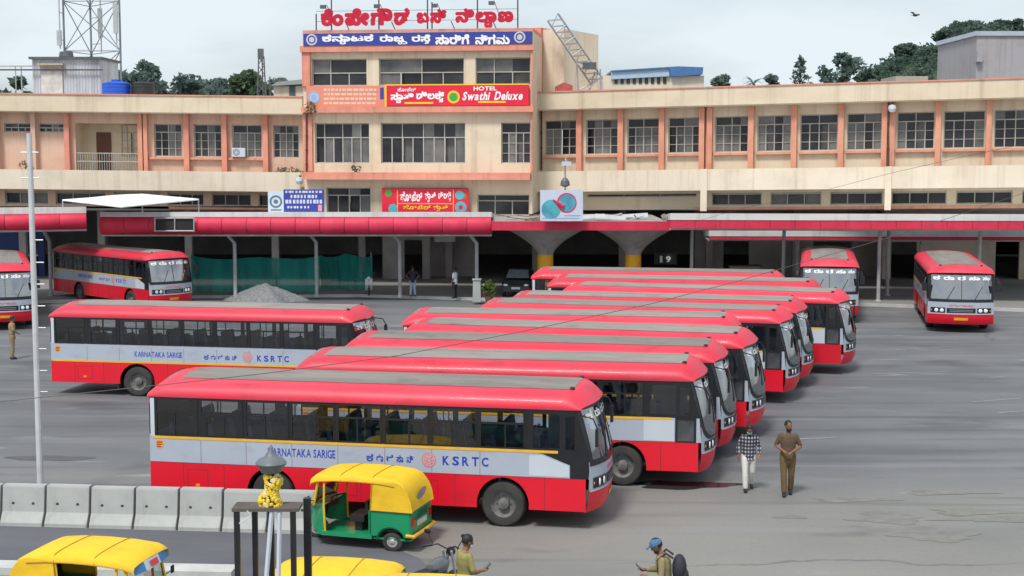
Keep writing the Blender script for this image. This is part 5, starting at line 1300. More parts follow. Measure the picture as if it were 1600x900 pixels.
# scooter
def scooter(loc, rz, label):
    e = empty('parked_scooter', loc, rz, label, 'scooter')
    for x in (-.6, .6): w = MB(); w.lathe([(.10, -.05), (.2, -.05), (.23, 0), (.2, .05), (.10, .05)], 18, (x, 0, .23), 'Y'); w.build('wheel', rubber, e)
    w = MB(); w.prism([(-.85, -.16, .55), (-.75, -.16, .35), (-.15, -.16, .32), (-.1, -.16, .66), (-.75, -.16, .72)], (0, .32, 0)); w.prism([(-.15, -.14, .28), (.35, -.14, .28), (.35, -.14, .33), (-.15, -.14, .33)], (0, .28, 0)); w.prism([(.35, -.2, .28), (.42, -.2, .28), (.62, -.2, .62), (.50, -.2, .95), (.44, -.2, .9), (.52, -.2, .62)], (0, .4, 0)); w.build('body', mat('scooter_white', (.55, .55, .56), .4, .1), e)
    w = MB(); w.prism([(-.8, -.13, .72), (-.1, -.13, .68), (-.1, -.13, .74), (-.75, -.13, .80)], (0, .26, 0)); w.build('seat', leather, e)
    w = MB(); w.tube([(.62, 0, .25), (.5, 0, .95), (.46, 0, 1.02)], .03, 6); w.tube([(.42, -.32, 1.03), (.48, 0, 1.0), (.42, .32, 1.03)], .018, 6); w.build('handlebar', black_trim, e)
    w = MB(); w.ball((.56, 0, .98), .09, 10, sq=(.8, 1.2, 1)); w.build('headlight', lamp_glass, e)
    for s in (-1, 1): w = MB(); w.tube([(.44, .2 * s, 1.02), (.42, .3 * s, 1.22)], .01, 5); w.ball((.42, .31 * s, 1.25), .06, 8, sq=(.3, 1, .8)); w.build('mirror', black_trim, e)
q = G(574, 463, .15); scooter((q.x, q.y + .9, .15), R(-85), 'white-fronted scooter parked at the dark end of the teal net')

# ------------------------------------------------------------------ pole with rungs, barriers, lamp stand, wires
q = G(64, 782); e = empty('step_pole', tuple(q), 0, 'tall thin silver pole with short step rungs behind the barrier', 'pole')
top = A(47, 208, q.y); hgt = top.z
w = MB(); w.tube([(0, 0, 0), (0, 0, hgt)], [.075, .06], 10); w.lathe([(.16, 0), (.16, .03), (.07, .05)], 10); w.build('shaft', mat('pole_silver', (.52, .54, .56), .5, .15, 2), e)
for k, py in enumerate((238, 278, 375, 410, 444, 478, 512, 545, 579, 612)):
    z = A(56, py, q.y).z; w = MB(); w.tube([(-.06, 0, z), (.24, 0, z)] if k > 1 else [(-.2, 0, z), (.2, 0, z)], .014, 5); w.build('step_rung', steel, e)
pr = [(-.30, 0), (-.30, .08), (-.17, .30), (-.10, .82), (-.085, .86), (.085, .86), (.10, .82), (.17, .30), (.30, .08), (.30, 0)]
edges = [-142, -72, -2, 67, 137, 207, 276, 345, 416, 490]
def line_pt(px): return G(px, 822 + 13.5 * px / 505)
proto = None
names = ['partly cut off by the left edge of the photo', 'nearest the left edge, foot of the thin silver pole behind it', 'second whole one from the left', 'standing above the windscreen of the yellow rickshaw at left', 'left of the middle, beneath the rear end of the nearest bus', 'right beside the lamp stand on its left', 'directly behind the left legs of the lamp stand', 'last one at right, half hidden by lamp stand and green rickshaw']
for i, (a_, b_) in enumerate(zip(edges[1:-1], edges[2:])):
    p, q = line_pt(a_ + 2), line_pt(b_ - 2); L_ = (q - p).length; d = (q - p).normalized(); rz = math.atan2(d.y, d.x)
    if proto is None:
        L0 = L_; e = empty('jersey_barrier', (0, 0, 0)); w = MB()
        xs = [0, .02, L0 - .02, L0]
        vs = []
        for k, x in enumerate(xs):
            s_ = .96 if k in (0, 3) else 1
            vs += [(x, y * s_, z * (1 if z < .5 else (.995 if s_ < 1 else 1))) for y, z in pr]
        n = len(pr); w.add(vs, [(k * n + j, k * n + (j + 1) % n, (k + 1) * n + (j + 1) % n, (k + 1) * n + j) for k in range(3) for j in range(n)] + [tuple(range(n)), tuple(range(3 * n, 4 * n))]); w.build('barrier_block', concrete, e)
        for fx in (.26, .74):
            h = MB(); h.lathe([(.0, .0), (.035, .0), (.035, .02)], 10, (L0 * fx, -.150, .47), 'Y'); h.build('lifting_hole', mat('hole_dark', (.05, .05, .05), .9, 0), e)
        proto = e; o = e
    else: o = copy_tree(proto)
    o.location = p + Vector((-d.y, d.x, 0)) * .30; o.rotation_euler = (0, 0, rz); o.scale = (L_ / L0, 1, 1.0 + .01 * ((i * 7) % 3 - 1))
    tag(o, 'grey concrete road barrier, ' + names[i], 'barrier', 'concrete barriers along the lane')
# garlanded lamp on a black steel stand
YL = 19.0
lc = A(424, 785, YL); e = empty('lamp_stand', (lc.x, YL, 0), 0, 'garlanded grey lamp on a black steel frame stand beside the green rickshaw', 'lamp stand'); add = rootfix(e)
zpl = A(424, 791, YL).z
x0, x1, x2, x3 = A(374, 850, YL).x, A(396, 850, YL).x, A(424, 850, YL).x, A(461, 850, YL).x
for x, y in ((x0, YL - .14), (x1, YL + .14), (x2, YL + .02), (x3, YL - .14)):
    w = MB(); w.box(x - .036, x + .036, y - .036, y + .036, 0, zpl - .03); add(w, 'leg', black_trim)
xr = A(481, 850, YL + .4).x; w = MB(); w.box(xr - .05, xr + .05, YL + .35, YL + .45, 0, A(481, 778, YL + .4).z); add(w, 'tall_post', black_trim)
w = MB(); w.hexa([(x, y, z) for z in (zpl - .03, zpl + .015) for y in (YL - .19, YL + .19) for x in (x0 - .06, A(470, 790, YL).x)]); add(w, 'platform', mat('rusty_plate', (.10, .085, .075), .8, .3, 2))
for px_t, px_b in ((425, 402), (437, 430)):
    w = MB(); w.tube([A(px_t, 794, YL - .15), Vector((A(px_b, 900, YL - .15).x - (px_t - px_b) * .004, YL - .15, 0))], .035, 6); add(w, 'strut', bus_white)
w = MB(); w.tube([A(386, 798, YL - .4), A(392, 806, YL - .4), A(374, 818, YL - .4)], .010, 5); add(w, 'cloth_tie', bus_white)
cx = A(424, 750, YL).x
w = MB(); w.tube([(cx, YL, zpl), (cx, YL, A(424, 742, YL).z)], .05, 8); add(w, 'stem', steel_dark)
w = MB(); zf = lambda py: A(424, py, YL).z
w.lathe([(.0, zf(694)), (.03, zf(699)), (.035, zf(704)), (.07, zf(709)), (.09, zf(713)), (.17, zf(717)), (.215, zf(723)), (.205, zf(726)), (.165, zf(730)), (.14, zf(737)), (.06, zf(740)), (0, zf(741))][::-1], 20, (cx, YL, 0)); add(w, 'lantern', mat('lantern_grey', (.12, .14, .155), .5, .2, 4), smooth=True)
w = MB(); rg2 = random.Random(3)
for k in range(260):
    t = rg2.random(); py = 741 + 49 * t; z = zf(py); wdt = .075 + .05 * t + .02 * math.sin(9 * t); a = rg2.uniform(0, 6.28); off = .03 * math.sin(6 * t)
    w.ball((cx + off + wdt * math.cos(a), YL + wdt * math.sin(a), z), rg2.uniform(.022, .038), 6, 0 if rg2.random() < .8 else 1)
add(w, 'garland', [mat('marigold_yellow', (.72, .52, .03), .8, .2, 6), mat('marigold_pale', (.70, .55, .30), .8, .2, 6)])
# wires across the yard
def wire(label, pts):
    w = MB(); cp = []
    for i in range(len(pts) - 1):
        for k in range(8): cp.append(pts[i].lerp(pts[i + 1], k / 8))
    cp.append(pts[-1]); w.tube(cp, .0075, 5); tag(w.build('overhead_wire', mat('wire_dark', (.09, .085, .085), .6, 0)), label, 'wire', 'overhead wires')
wire('thin dark overhead wire sagging across the parked bus roofs', [A(-120, 640, 24), A(275, 599, 25), A(409, 584, 25.6), A(620, 556, 27), A(820, 517, 28.5), A(1020, 474, 31), A(1150, 440, 33), A(1400, 368, 38), A(1720, 262, 46)])
wire('thin dark overhead wire rising across the right wing balcony', [A(1055, 356, 73.5), A(1143, 330, 70), A(1270, 302, 64), A(1390, 271, 58), A(1500, 246, 53), A(1720, 200, 45)])
# bird
q = A(1430, 24, 90); w = MB(); w.ball((0, 0, 0), .10, 8, sq=(2.1, .8, .8)); w.ball((.22, 0, .05), .06, 6); w.poly([(-.18, -.05, 0), (-.36, -.1, 0), (-.36, .1, 0), (-.18, .05, 0)])
for s in (-1, 1): w.prism([(.08, .05 * s, .03), (-.10, .05 * s, .03), (-.16, .34 * s, .14), (-.05, .5 * s, .10), (.06, .3 * s, .14)], (0, 0, .015))
o = w.build('bird', mat('bird_dark', (.03, .03, .03), .8, .2)); o.location = q; o.rotation_euler = (.3, 0, .4); tag(o, 'small dark bird flying in the sky above the right wing', 'bird')

# ------------------------------------------------------------------ auto rickshaws
def make_rickshaw(yellow_cowl=False, visor=False):
    e = empty('auto_rickshaw', (0, 0, 0))
    b = MB()
    for s in (-1, 1):
        b.prism([(x, .63 * s, z) for x, z in arch_strip(.95, .36, (-1.28, -.40), (-.86,), .31, .25)], (0, -.025 * s, 0))
        vs = [(.70, .60 * s, .30), (.70, .60 * s, .96), (.95, .56 * s, .97), (1.17, .26 * s, .88), (1.22, .20 * s, .50), (1.0, .42 * s, .34)]
        b.poly(vs)
        b.box(-.42, .74, .60 * s - .03, .60 * s + .03, .27, .37)
        # flared rear mudguard lip
        n = 10; a = [(-.86 + .33 * math.cos(math.pi * k / n), .66 * s, .27 + .33 * math.sin(math.pi * k / n)) for k in range(n + 1)]; c = [(-.86 + .30 * math.cos(math.pi * k / n), .60 * s, .27 + .30 * math.sin(math.pi * k / n)) for k in range(n + 1)]
        b.add(a + c, [(k, k + 1, n + 2 + k, n + 1 + k) for k in range(n)])
    b.poly([(.95, -.56, .97), (.95, .56, .97), (1.17, .26, .88), (1.17, -.26, .88)]); b.poly([(1.17, -.26, .88), (1.17, .26, .88), (1.22, .20, .50), (1.22, -.20, .50)]); b.poly([(.70, -.60, .96), (.70, .60, .96), (.95, .56, .97), (.95, -.56, .97)])
    b.box(-1.30, -1.28, -.61, .61, .36, .95); b.box(-1.28, .9, -.58, .58, .27, .31); b.box(-.36, -.33, -.58, .58, .31, .92)
    b.build('body', auto_green, e)
    if yellow_cowl:
        pass
    # soft top
    prof = [(.98, 1.585), (.93, 1.64), (.80, 1.685), (.4, 1.725), (-.1, 1.74), (-.6, 1.73), (-.95, 1.69), (-1.12, 1.60), (-1.22, 1.42), (-1.28, 1.2), (-1.315, .955)]
    c = MB(); sec = [(-.645, -.14), (-.64, -.07), (-.605, -.015), (-.45, .008), (-.15, .02), (.15, .02), (.45, .008), (.605, -.015), (.64, -.07), (.645, -.14)]
    vs = []; n = len(sec)
    for i, (x, z) in enumerate(prof):
        t = max(0, min(1, (i - 6) / 3))      # turns from a roof into a rear wall
        w = .97 if i < 2 else 1
        for y, dz in sec: vs.append((x + (dz * .45 if t else 0) * t + (.10 * t if abs(y) > .62 and dz < -.1 else 0), y * w, z + dz * (1 - t)))
    c.add(vs, [(i * n + k, i * n + k + 1, (i + 1) * n + k + 1, (i + 1) * n + k) for i in range(len(prof) - 1) for k in range(n - 1)])
    for s in (-1, 1):
        c.poly([(x, .648 * s, z) for x, z in ((-1.30, .955), (-1.26, 1.22), (-1.20, 1.44), (-1.08, 1.60), (-.95, 1.64), (-.46, 1.62), (-.44, 1.5), (-.40, .955))])
    top = c.build('soft_top', auto_yellow, e, smooth=True)
    for s in (-1, 1):
        pp = MB(); pp.tube([(x, .655 * s, z - .14) for x, z in prof[:7]], .012, 5); pp.tube([(-.46, .655 * s, 1.60), (-.44, .655 * s, 1.5), (-.41, .655 * s, .96), (-1.30, .655 * s, .96)], .012, 5); pp.build('piping', mat('piping_ochre', (.42, .25, .02), .7, .2), top)
    for x in (-.45, .28):
        pp = MB(); z = 1.737 if x < 0 else 1.732; pp.tube([(x, yy, z + dz_) for yy, dz_ in ((-.645, -.13), (-.60, -.01), (-.45, .012), (0, .024), (.45, .012), (.60, -.01), (.645, -.13))], .010, 5); pp.build('seam', MATS['piping_ochre'], top)
    g = MB(); n = 14; g.add([(-1.285 + .10 * (math.sin(2 * math.pi * k / n)) * -.35, .26 * math.cos(2 * math.pi * k / n), 1.28 + .15 * math.sin(2 * math.pi * k / n)) for k in range(n)], [tuple(range(n))])
    g.v = [(x - .03, y, z) for x, y, z in g.v]; g.build('rear_window', mat('plastic_window', (.30, .36, .42), .25, .1), top)
    # front frame and windscreen
    f = MB()
    for s in (-1, 1):
        f.tube([(.93, .57 * s, .95), (.80, .60 * s, 1.60)], .03, 6); f.tube([(.66, .60 * s, .33), (.68, .61 * s, .95), (.66, .61 * s, 1.62)], .025, 6); f.tube([(-.40, .61 * s, .95), (-.44, .62 * s, 1.6)], .025, 6)
    f.build('frame', auto_yellow, e)
    g = MB(); g.grid(lambda u, v: (.955 - .14 * v + .06 * (1 - (2 * u - 1) ** 2), -.54 + 1.08 * u, .985 + .60 * v), 8, 1); wo = g.build('windscreen', glass('rickshaw_glass', (.62, .68, .70), .22), e, smooth=True)
    g = MB(); g.tube([(.955, -.55, .985), (.985, -.3, .985), (1.015, 0, .985), (.985, .3, .985), (.955, .55, .985)], .022, 6); g.tube([(.82, -.55, 1.585), (.87, 0, 1.585), (.82, .55, 1.585)], .022, 6); g.build('rubber_surround', black_trim, wo)
    if visor:
        for y0, y1, m in ((-.60, -.28, mat('visor_blue', (.05, .20, .42), .5, .1)), (-.28, .22, bus_white), (.22, .60, mat('visor_blue', (.05, .20, .42), .5, .1))):
            g = MB(); g.grid(lambda u, v: (.93 + .06 * v + .06 * (1 - ((y0 + (y1 - y0) * u) / .6) ** 2), y0 + (y1 - y0) * u, 1.60 - .17 * v), 6, 1); g.build('visor', m, e)
        g = MB(); g.grid(lambda u, v: (.96 + .04 * v + .058, -.14 + .26 * u, 1.565 - .10 * v), 2, 1); g.build('visor_mark', mat('visor_red', (.65, .05, .06), .5, .1), e)
    # seats and controls
    st = MB(); st.box(-1.05, -.48, -.55, .55, .45, .72); st.prism([(-1.02, -.55, .72), (-.92, -.55, .72), (-1.06, -.55, 1.22), (-1.16, -.55, 1.20)], (0, 1.1, 0)); st.build('passenger_seat', leather, e)
    st = MB(); st.box(-.10, .22, -.28, .28, .55, .70); st.box(-.02, .14, -.2, .2, .31, .55); st.box(-.2, -.13, -.28, .28, .75, 1.05); st.build('driver_seat', leather, e)
    hb = MB(); hb.tube([(.98, 0, .45), (.76, 0, 1.0)], .03, 6); hb.tube([(.62, -.36, 1.02), (.74, -.12, 1.02), (.74, .12, 1.02), (.62, .36, 1.02)], .018, 6); hb.box(.74, .9, -.3, .3, .80, .94); hb.build('handlebar', black_trim, e)
    fk = MB(); fk.tube([(1.05, 0, .52), (1.14, -.10, .24)], .025, 6)
    n = 12; fk.add([(1.14 + .27 * math.cos(math.pi * (k / n) * .9 + .3), y, .23 + .27 * math.sin(math.pi * (k / n) * .9 + .3)) for y in (-.09, .09) for k in range(n + 1)], [(k, k + 1, n + 2 + k, n + 1 + k) for k in range(n)]); fk.build('front_mudguard', auto_green, e)
    for x, y, in ((1.14, 0), (-.86, .53), (-.86, -.53)):
        w = empty('wheel', (x, y, .225)); w.parent = e
        t = MB(); t.lathe([(.12, -.05), (.19, -.055), (.22, -.035), (.225, 0), (.22, .035), (.19, .055), (.12, .05)], 22, (0, 0, 0), 'Y', cap=False); t.build('tyre', rubber, w, smooth=True)
        for s in ((-1, 1)):
            t = MB(); t.lathe([(.125, .045 * s), (.10, .03 * s), (.06, .055 * s), (.045, .065 * s), (0, .065 * s)], 18, (0, 0, 0), 'Y'); t.build('rim', mat('rim_pale', (.42, .42, .42), .4, .15, 4, metal=.3), w, smooth=True)
    bm_ = MB(); bm_.tube([(-1.20, -.66, .42), (-1.36, -.62, .40), (-1.38, 0, .40), (-1.36, .62, .40), (-1.20, .66, .42)], .045, 8); bm_.build('rear_bumper', mat('bumper_yellow', (.66, .38, .02), .5, .12), e)
    for s in (-1, 1):
        t = MB(); t.box(-1.33, -1.302, .50 * s - .05, .50 * s + .05, .62, .80); t.build('tail_light', red_lens, e)
    t = MB(); t.box(-1.325, -1.302, -.28, .28, .56, .68); t.build('number_plate', mat('plate_faded', (.55, .58, .45), .6, .1), e)
    t = MB(); 
    for k in range(3): t.box(-1.315, -1.302, -.36, .36 - .1 * k, .74 + k * .06, .765 + k * .06)
    t.build('rear_marking', mat('marking_dark_green', (.01, .07, .03), .6, 0), e)
    h = MB(); h.lathe([(0, .05), (.07, .04), (.09, 0), (.06, -.06)], 14, (1.20, 0, .70), 'X'); h.build('headlight', lamp_glass, e)
    for s in (-1, 1):
        h = MB(); h.ball((1.10, .40 * s, .84), .04, 8); h.build('indicator', amber, e)
        h = MB(); h.tube([(.90, .58 * s, 1.05), (.98, .74 * s, 1.12)], .01, 5); h.box(.97, .99, .74 * s - .05, .74 * s + .05, 1.06, 1.20); h.build('mirror', black_trim, e)
    return e
def put_rick(e, label, anchor, local, heading, k=1.0):
    c, s = math.cos(heading), math.sin(heading); lx, ly = local[0] * k, local[1] * k
    e.location = (anchor.x - (c * lx - s * ly), anchor.y - (s * lx + c * ly), 0); e.rotation_euler = (0, 0, heading); e.scale = (k, k, k * .91)
    tag(e, label, 'auto rickshaw', 'yellow-topped auto rickshaws'); return e
rk = make_rickshaw()
rk2 = copy_tree(rk); rk3 = copy_tree(rk)
put_rick(rk, 'green auto rickshaw with yellow soft top, whole, seen from behind its left side', G(614, 861), (-.86, .53), R(163), .96)
rk4 = make_rickshaw(visor=True)
put_rick(rk4, 'yellow-roofed auto rickshaw at lower left with blue and white windscreen visor', G(143, 849, 1.58), (-.12, 0), R(-13), .98)
put_rick(rk2, 'auto rickshaw of which only the yellow roof shows, beside the lamp stand', G(516, 877, 1.60), (-.15, 0), R(-8), .96)
put_rick(rk3, 'auto rickshaw at the bottom edge, just a sliver of yellow roof below the motorcycle', G(662, 911, 1.60), (-.15, 0), R(-4), 1.0)
# yellow side panel of the lower left rickshaw
for e_ in (rk4,):
    for s in (-1, 1):
        w = MB(); w.poly([(x, .652 * s, z) for x, z in ((-1.285, .50), (-1.285, .958), (-.41, .958), (-.41, .50))]); w.build('side_panel', auto_yellow, e_)

# ------------------------------------------------------------------ motorcycle in front of the nearest bus
def motorcycle(loc, rz, label):
    e = empty('motorcycle', loc, rz, label, 'motorcycle')
    for x in (-.64, .64):
        w = empty('wheel', (x, 0, .30)); w.parent = e
        t = MB(); t.lathe([(.22, -.035), (.28, -.04), (.30, 0), (.28, .04), (.22, .035)], 24, (0, 0, 0), 'Y', cap=False); t.build('tyre', rubber, w, smooth=True)
        t = MB(); t.lathe([(.06, -.05), (.06, .05)], 12, (0, 0, 0), 'Y')
        for k in range(10): a = math.pi * k / 5; t.tube([(.05 * math.cos(a), 0, .05 * math.sin(a)), (.23 * math.cos(a), 0, .23 * math.sin(a))], .008, 4)
        t.build('rim', rim_grey, w)
    t = MB(); t.lathe([(0, -.30), (.10, -.26), (.15, -.05), (.15, .12), (.10, .24), (0, .28)], 14, (.12, 0, .80), 'X'); t.build('fuel_tank', mat('tank_grey_paint', (.10, .11, .12), .3, .1, coat=.4), e, smooth=True)
    t = MB(); t.prism([(-.70, -.12, .84), (-.66, -.12, .76), (-.1, -.12, .72), (-.06, -.12, .80), (-.3, -.12, .82)], (0, .24, 0)); t.build('seat', leather, e)
    t = MB(); t.prism([(-.80, -.09, .80), (-.45, -.09, .62), (-.1, -.09, .62), (-.12, -.09, .74), (-.7, -.09, .78)], (0, .18, 0)); t.build('side_cover', bus_white, e)
    t = MB(); t.box(-.12, .28, -.14, .14, .28, .58); t.tube([(.28, 0, .42), (.40, .0, .75), (.46, 0, .92)], .03, 6); t.tube([(-.64, .1, .3), (-.1, .1, .36)], .03, 6); t.tube([(-.1, -.16, .3), (-.85, -.2, .36)], .04, 8); t.build('engine', steel_dark, e)
    for s in (-1, 1): t = MB(); t.tube([(.64, .09 * s, .30), (.44, .09 * s, 1.0)], .024, 6); t.build('fork', steel, e)
    t = MB(); t.tube([(.30, -.40, 1.06), (.42, -.18, 1.10), (.46, 0, 1.02), (.42, .18, 1.10), (.30, .40, 1.06)], .016, 6)
    for s in (-1, 1): t.tube([(.38, .26 * s, 1.08), (.28, .42 * s, 1.06)], .024, 6)
    t.build('handlebar', black_trim, e)
    for s in (-1, 1): t = MB(); t.tube([(.38, .25 * s, 1.09), (.40, .36 * s, 1.28)], .009, 5); t.ball((.40, .38 * s, 1.31), .065, 8, sq=(.3, 1.2, .75)); t.build('mirror', black_trim, e)
    t = MB(); t.lathe([(0, .06), (.075, .05), (.09, 0), (.05, -.08)], 12, (.56, 0, .95), 'X'); t.build('headlight', black_trim, e)
q = G(686, 872, 1.06); motorcycle((q.x - .1, q.y + .3, 0), R(62), 'black motorcycle, only handlebar and mirrors showing beside man in olive shirt')

# ------------------------------------------------------------------ people
def solid(mb, name, m, parent, voxel, smooth_it=3):
    o = mb.build('tmp_' + name, m); md = o.modifiers.new('r', 'REMESH'); md.mode = 'VOXEL'; md.voxel_size = voxel; md.use_smooth_shade = True
    sm = o.modifiers.new('s', 'SMOOTH'); sm.iterations = smooth_it; sm.factor = .5
    dg = bpy.context.evaluated_depsgraph_get(); dg.update()
    me = bpy.data.meshes.new_from_object(o.evaluated_get(dg)); me.name = name
    bpy.data.objects.remove(o)
    if not me.materials: me.materials.append(m)
    me.polygons.foreach_set('use_smooth', [True] * len(me.polygons))
    o2 = bpy.data.objects.new(name, me); col.objects.link(o2)
    if parent: o2.parent = parent
    return o2
def person(label, pos, rz, H, shirt_m, trouser_m, pose=None, lean_f=0.0, head_f=0.0, head_turn=0.0, sleeve='short', hair=True, beard=False, mask=None, cap=None, shoe_m=None, untucked=True):
    J = dict(hipR=(.095, 0, .92), hipL=(-.095, 0, .92), kneeR=(.10, .02, .50), kneeL=(-.10, .02, .50), ankR=(.10, -.02, .085), ankL=(-.10, -.02, .085),
             shR=(.165, 0, 1.405), shL=(-.165, 0, 1.405), elR=(.245, -.03, 1.14), elL=(-.245, -.03, 1.14), wrR=(.255, .06, .90), wrL=(-.255, .06, .90))
    J.update(pose or {})
    J = {k: Vector(v) for k, v in J.items()}
    def ln_(p):
        p = Vector(p)
        if p.z > .95: p.y += lean_f * (p.z - .95)
        return p
    J = {k: ln_(v) for k, v in J.items()}
    def ring_torso(mb, add_, zs):
        vs = []; n = 16
        for z, rx, ry in zs:
            for k in range(n):
                t = 2 * math.pi * k / n; vs.append(ln_(((rx + add_) * math.cos(t), (ry + add_) * math.sin(t), z)))
        m = len(zs); mb.add(vs, [(i * n + k, i * n + (k + 1) % n, (i + 1) * n + (k + 1) % n, (i + 1) * n + k) for i in range(m - 1) for k in range(n)] + [tuple(range(n))[::-1], tuple(range((m - 1) * n, m * n))])
    def limb(mb, a, b, r0, r1): mb.tube([a, a.lerp(b, .3), b], [r0, r0 * .97 + .004, r1], 10); mb.ball(a, r0, 10); mb.ball(b, r1, 10)
    TZ = [(.86, .15, .10), (.93, .168, .112), (1.02, .155, .102), (1.14, .150, .098), (1.28, .172, .112), (1.38, .172, .105), (1.44, .12, .08), (1.47, .07, .06)]
    hd = ln_((0, .015, 1.62)) + Vector((0, head_f * .09, -abs(head_f) * .035)); nk = ln_((0, 0, 1.46))
    rot = Matrix.Translation(hd) @ Matrix.Rotation(head_turn, 4, 'Z') @ Matrix.Rotation(-head_f * .8, 4, 'X')
    def hp(x, y, z): return rot @ Vector((x, y, z))
    b = MB(); ring_torso(b, -.012, TZ)
    limb(b, nk, hd + Vector((0, 0, -.06)), .052, .052)
    hv = MB(); hv.ball((0, 0, .015), .1, 14, sq=(.76, .96, 1.12)); hv.ball((0, .025, -.06), .062, 10, sq=(.92, 1.0, .9)); hv.ball((0, .098, -.012), .018, 8, sq=(.8, 1, 1.5)); hv.ball((.078, -.005, 0), .024, 8, sq=(.5, .8, 1.3)); hv.ball((-.078, -.005, 0), .024, 8, sq=(.5, .8, 1.3)); hv.ball((0, .082, -.055), .016, 8, sq=(1.5, .8, .6))
    b.add([hp(*v) for v in hv.v], hv.f)
    for s in 'RL':
        limb(b, J['hip' + s], J['knee' + s], .078, .052); limb(b, J['knee' + s], J['ank' + s], .052, .036)
        limb(b, J['sh' + s], J['el' + s], .048, .037); limb(b, J['el' + s], J['wr' + s], .037, .026)
        f = (J['wr' + s] - J['el' + s]).normalized(); side = f.cross(Vector((0, 0, 1))); side = side.normalized() if side.length > .05 else Vector((0, 1, 0))
        if abs(f.z) > .8: side = Vector((0, 1, 0)); side = (side - f * side.dot(f)).normalized()
        nrm_ = f.cross(side); pc = J['wr' + s] + f * .055
        b.tube([J['wr' + s], pc, pc + f * .035], [.026, .034, .028], 8)
        for k, (o_, l_) in enumerate(((-.030, .065), (-.010, .075), (.010, .070), (.030, .055))):
            p0 = pc + f * .03 + side * o_; p1 = p0 + f * l_ * .55 - nrm_ * .006; p2 = p1 + f * l_ * .4 - nrm_ * .02; b.tube([p0 - f * .02, p0, p1, p2], [.011, .011, .0105, .009], 6)
        p0 = J['wr' + s] + f * .02 + side * .022; b.tube([p0, p0 + f * .025 + side * .026, p0 + f * .06 + side * .03 - nrm_ * .01], [.013, .012, .010], 6)
        ft = J['ank' + s]; b.tube([ft + Vector((0, -.04, -.03)), ft + Vector((0, .06, -.045)), ft + Vector((0, .15, -.055))], [.035, .04, .025], 8)
    body = solid(b, 'person', skin, None, .0105, 2); body.location = pos; body.rotation_euler = (0, 0, rz); k = H / 1.735; body.scale = (k, k, k); tag(body, label, 'person', None)
    # clothes
    t = MB(); zt_ = [q for q in TZ if q[0] <= 1.05]; ring_torso(t, .008, zt_)
    for s in 'RL': limb(t, J['hip' + s], J['knee' + s], .098, .074); limb(t, J['knee' + s], J['ank' + s] + Vector((0, 0, .02)), .074, .066)
    solid(t, 'trousers', trouser_m, body, .014, 2)
    t = MB(); lo = .80 if untucked else .98
    ring_torso(t, .020, ([(.80, .172, .118)] if untucked else []) + [q for q in TZ if lo <= q[0] <= 1.45])
    for s in 'RL':
        if sleeve == 'short': limb(t, J['sh' + s], J['sh' + s].lerp(J['el' + s], .85), .057, .054)
        else: limb(t, J['sh' + s], J['el' + s], .056, .050); limb(t, J['el' + s], J['el' + s].lerp(J['wr' + s], .88), .054, .042)
    t.tube([nk + Vector((0, 0, -.04)), nk + Vector((0, .005, .015))], [.075, .066], 12)
    solid(t, 'shirt', shirt_m, body, .013, 2)
    for s in 'RL':
        ft = J['ank' + s]; t = MB(); t.tube([ft + Vector((0, -.075, -.045)), ft + Vector((0, -.04, -.035)), ft + Vector((0, .06, -.043)), ft + Vector((0, .15, -.052)), ft + Vector((0, .185, -.06))], [.02, .047, .05, .042, .018], 10); t.build('shoe', shoe_m or leather, body, smooth=True)
    if hair:
        t = MB(); hv = MB(); hv.ball((0, -.018, .035), .105, 14, sq=(.82, .97, 1.05)); ok = [hp(*v) for v in hv.v]
        keep = [f for f in hv.f if sum(hv.v[i][2] + hv.v[i][1] * .55 * -1 for i in f) / 4 > .0]
        t.add(ok, keep); t.build('hair', hair_black, body, smooth=True)
    if beard:
        t = MB(); hv = MB(); hv.ball((0, .032, -.075), .064, 12, sq=(1.05, 1.02, .85)); t.add([hp(*v) for v in hv.v], [f for f in hv.f if sum(hv.v[i][2] for i in f) / 4 < -.05]); t.build('beard', hair_black, body, smooth=True)
    if mask:
        t = MB(); hv = MB(); hv.ball((0, .040, -.052), .068, 12, sq=(1.02, 1.05, .85)); t.add([hp(*v) for v in hv.v], [f for f in hv.f if sum(hv.v[i][1] for i in f) / 4 > .035 and sum(hv.v[i][2] for i in f) / 4 < -.012]); t.build('face_mask', mask, body, smooth=True)
    for x in (-.033, .033):
        t = MB(); q_ = hp(x, .086, .012); t.ball(q_, .011, 8); t.build('eye', text_black, body)
    if cap:
        t = MB(); hv = MB(); hv.ball((0, -.008, .045), .112, 14, sq=(.86, 1, .85)); hv.f = [f for f in hv.f if sum(hv.v[i][2] for i in f) / 4 > .035]
        hv.poly([(-.075, .085, .05), (-.06, .165, .035), (0, .185, .032), (.06, .165, .035), (.075, .085, .05)]); hv.poly([(-.075, .085, .058), (-.06, .165, .043), (0, .185, .040), (.06, .165, .043), (.075, .085, .058)])
        t.add([hp(*v) for v in hv.v], hv.f); t.build('cap', cap, body, smooth=True)
    return body, J, k
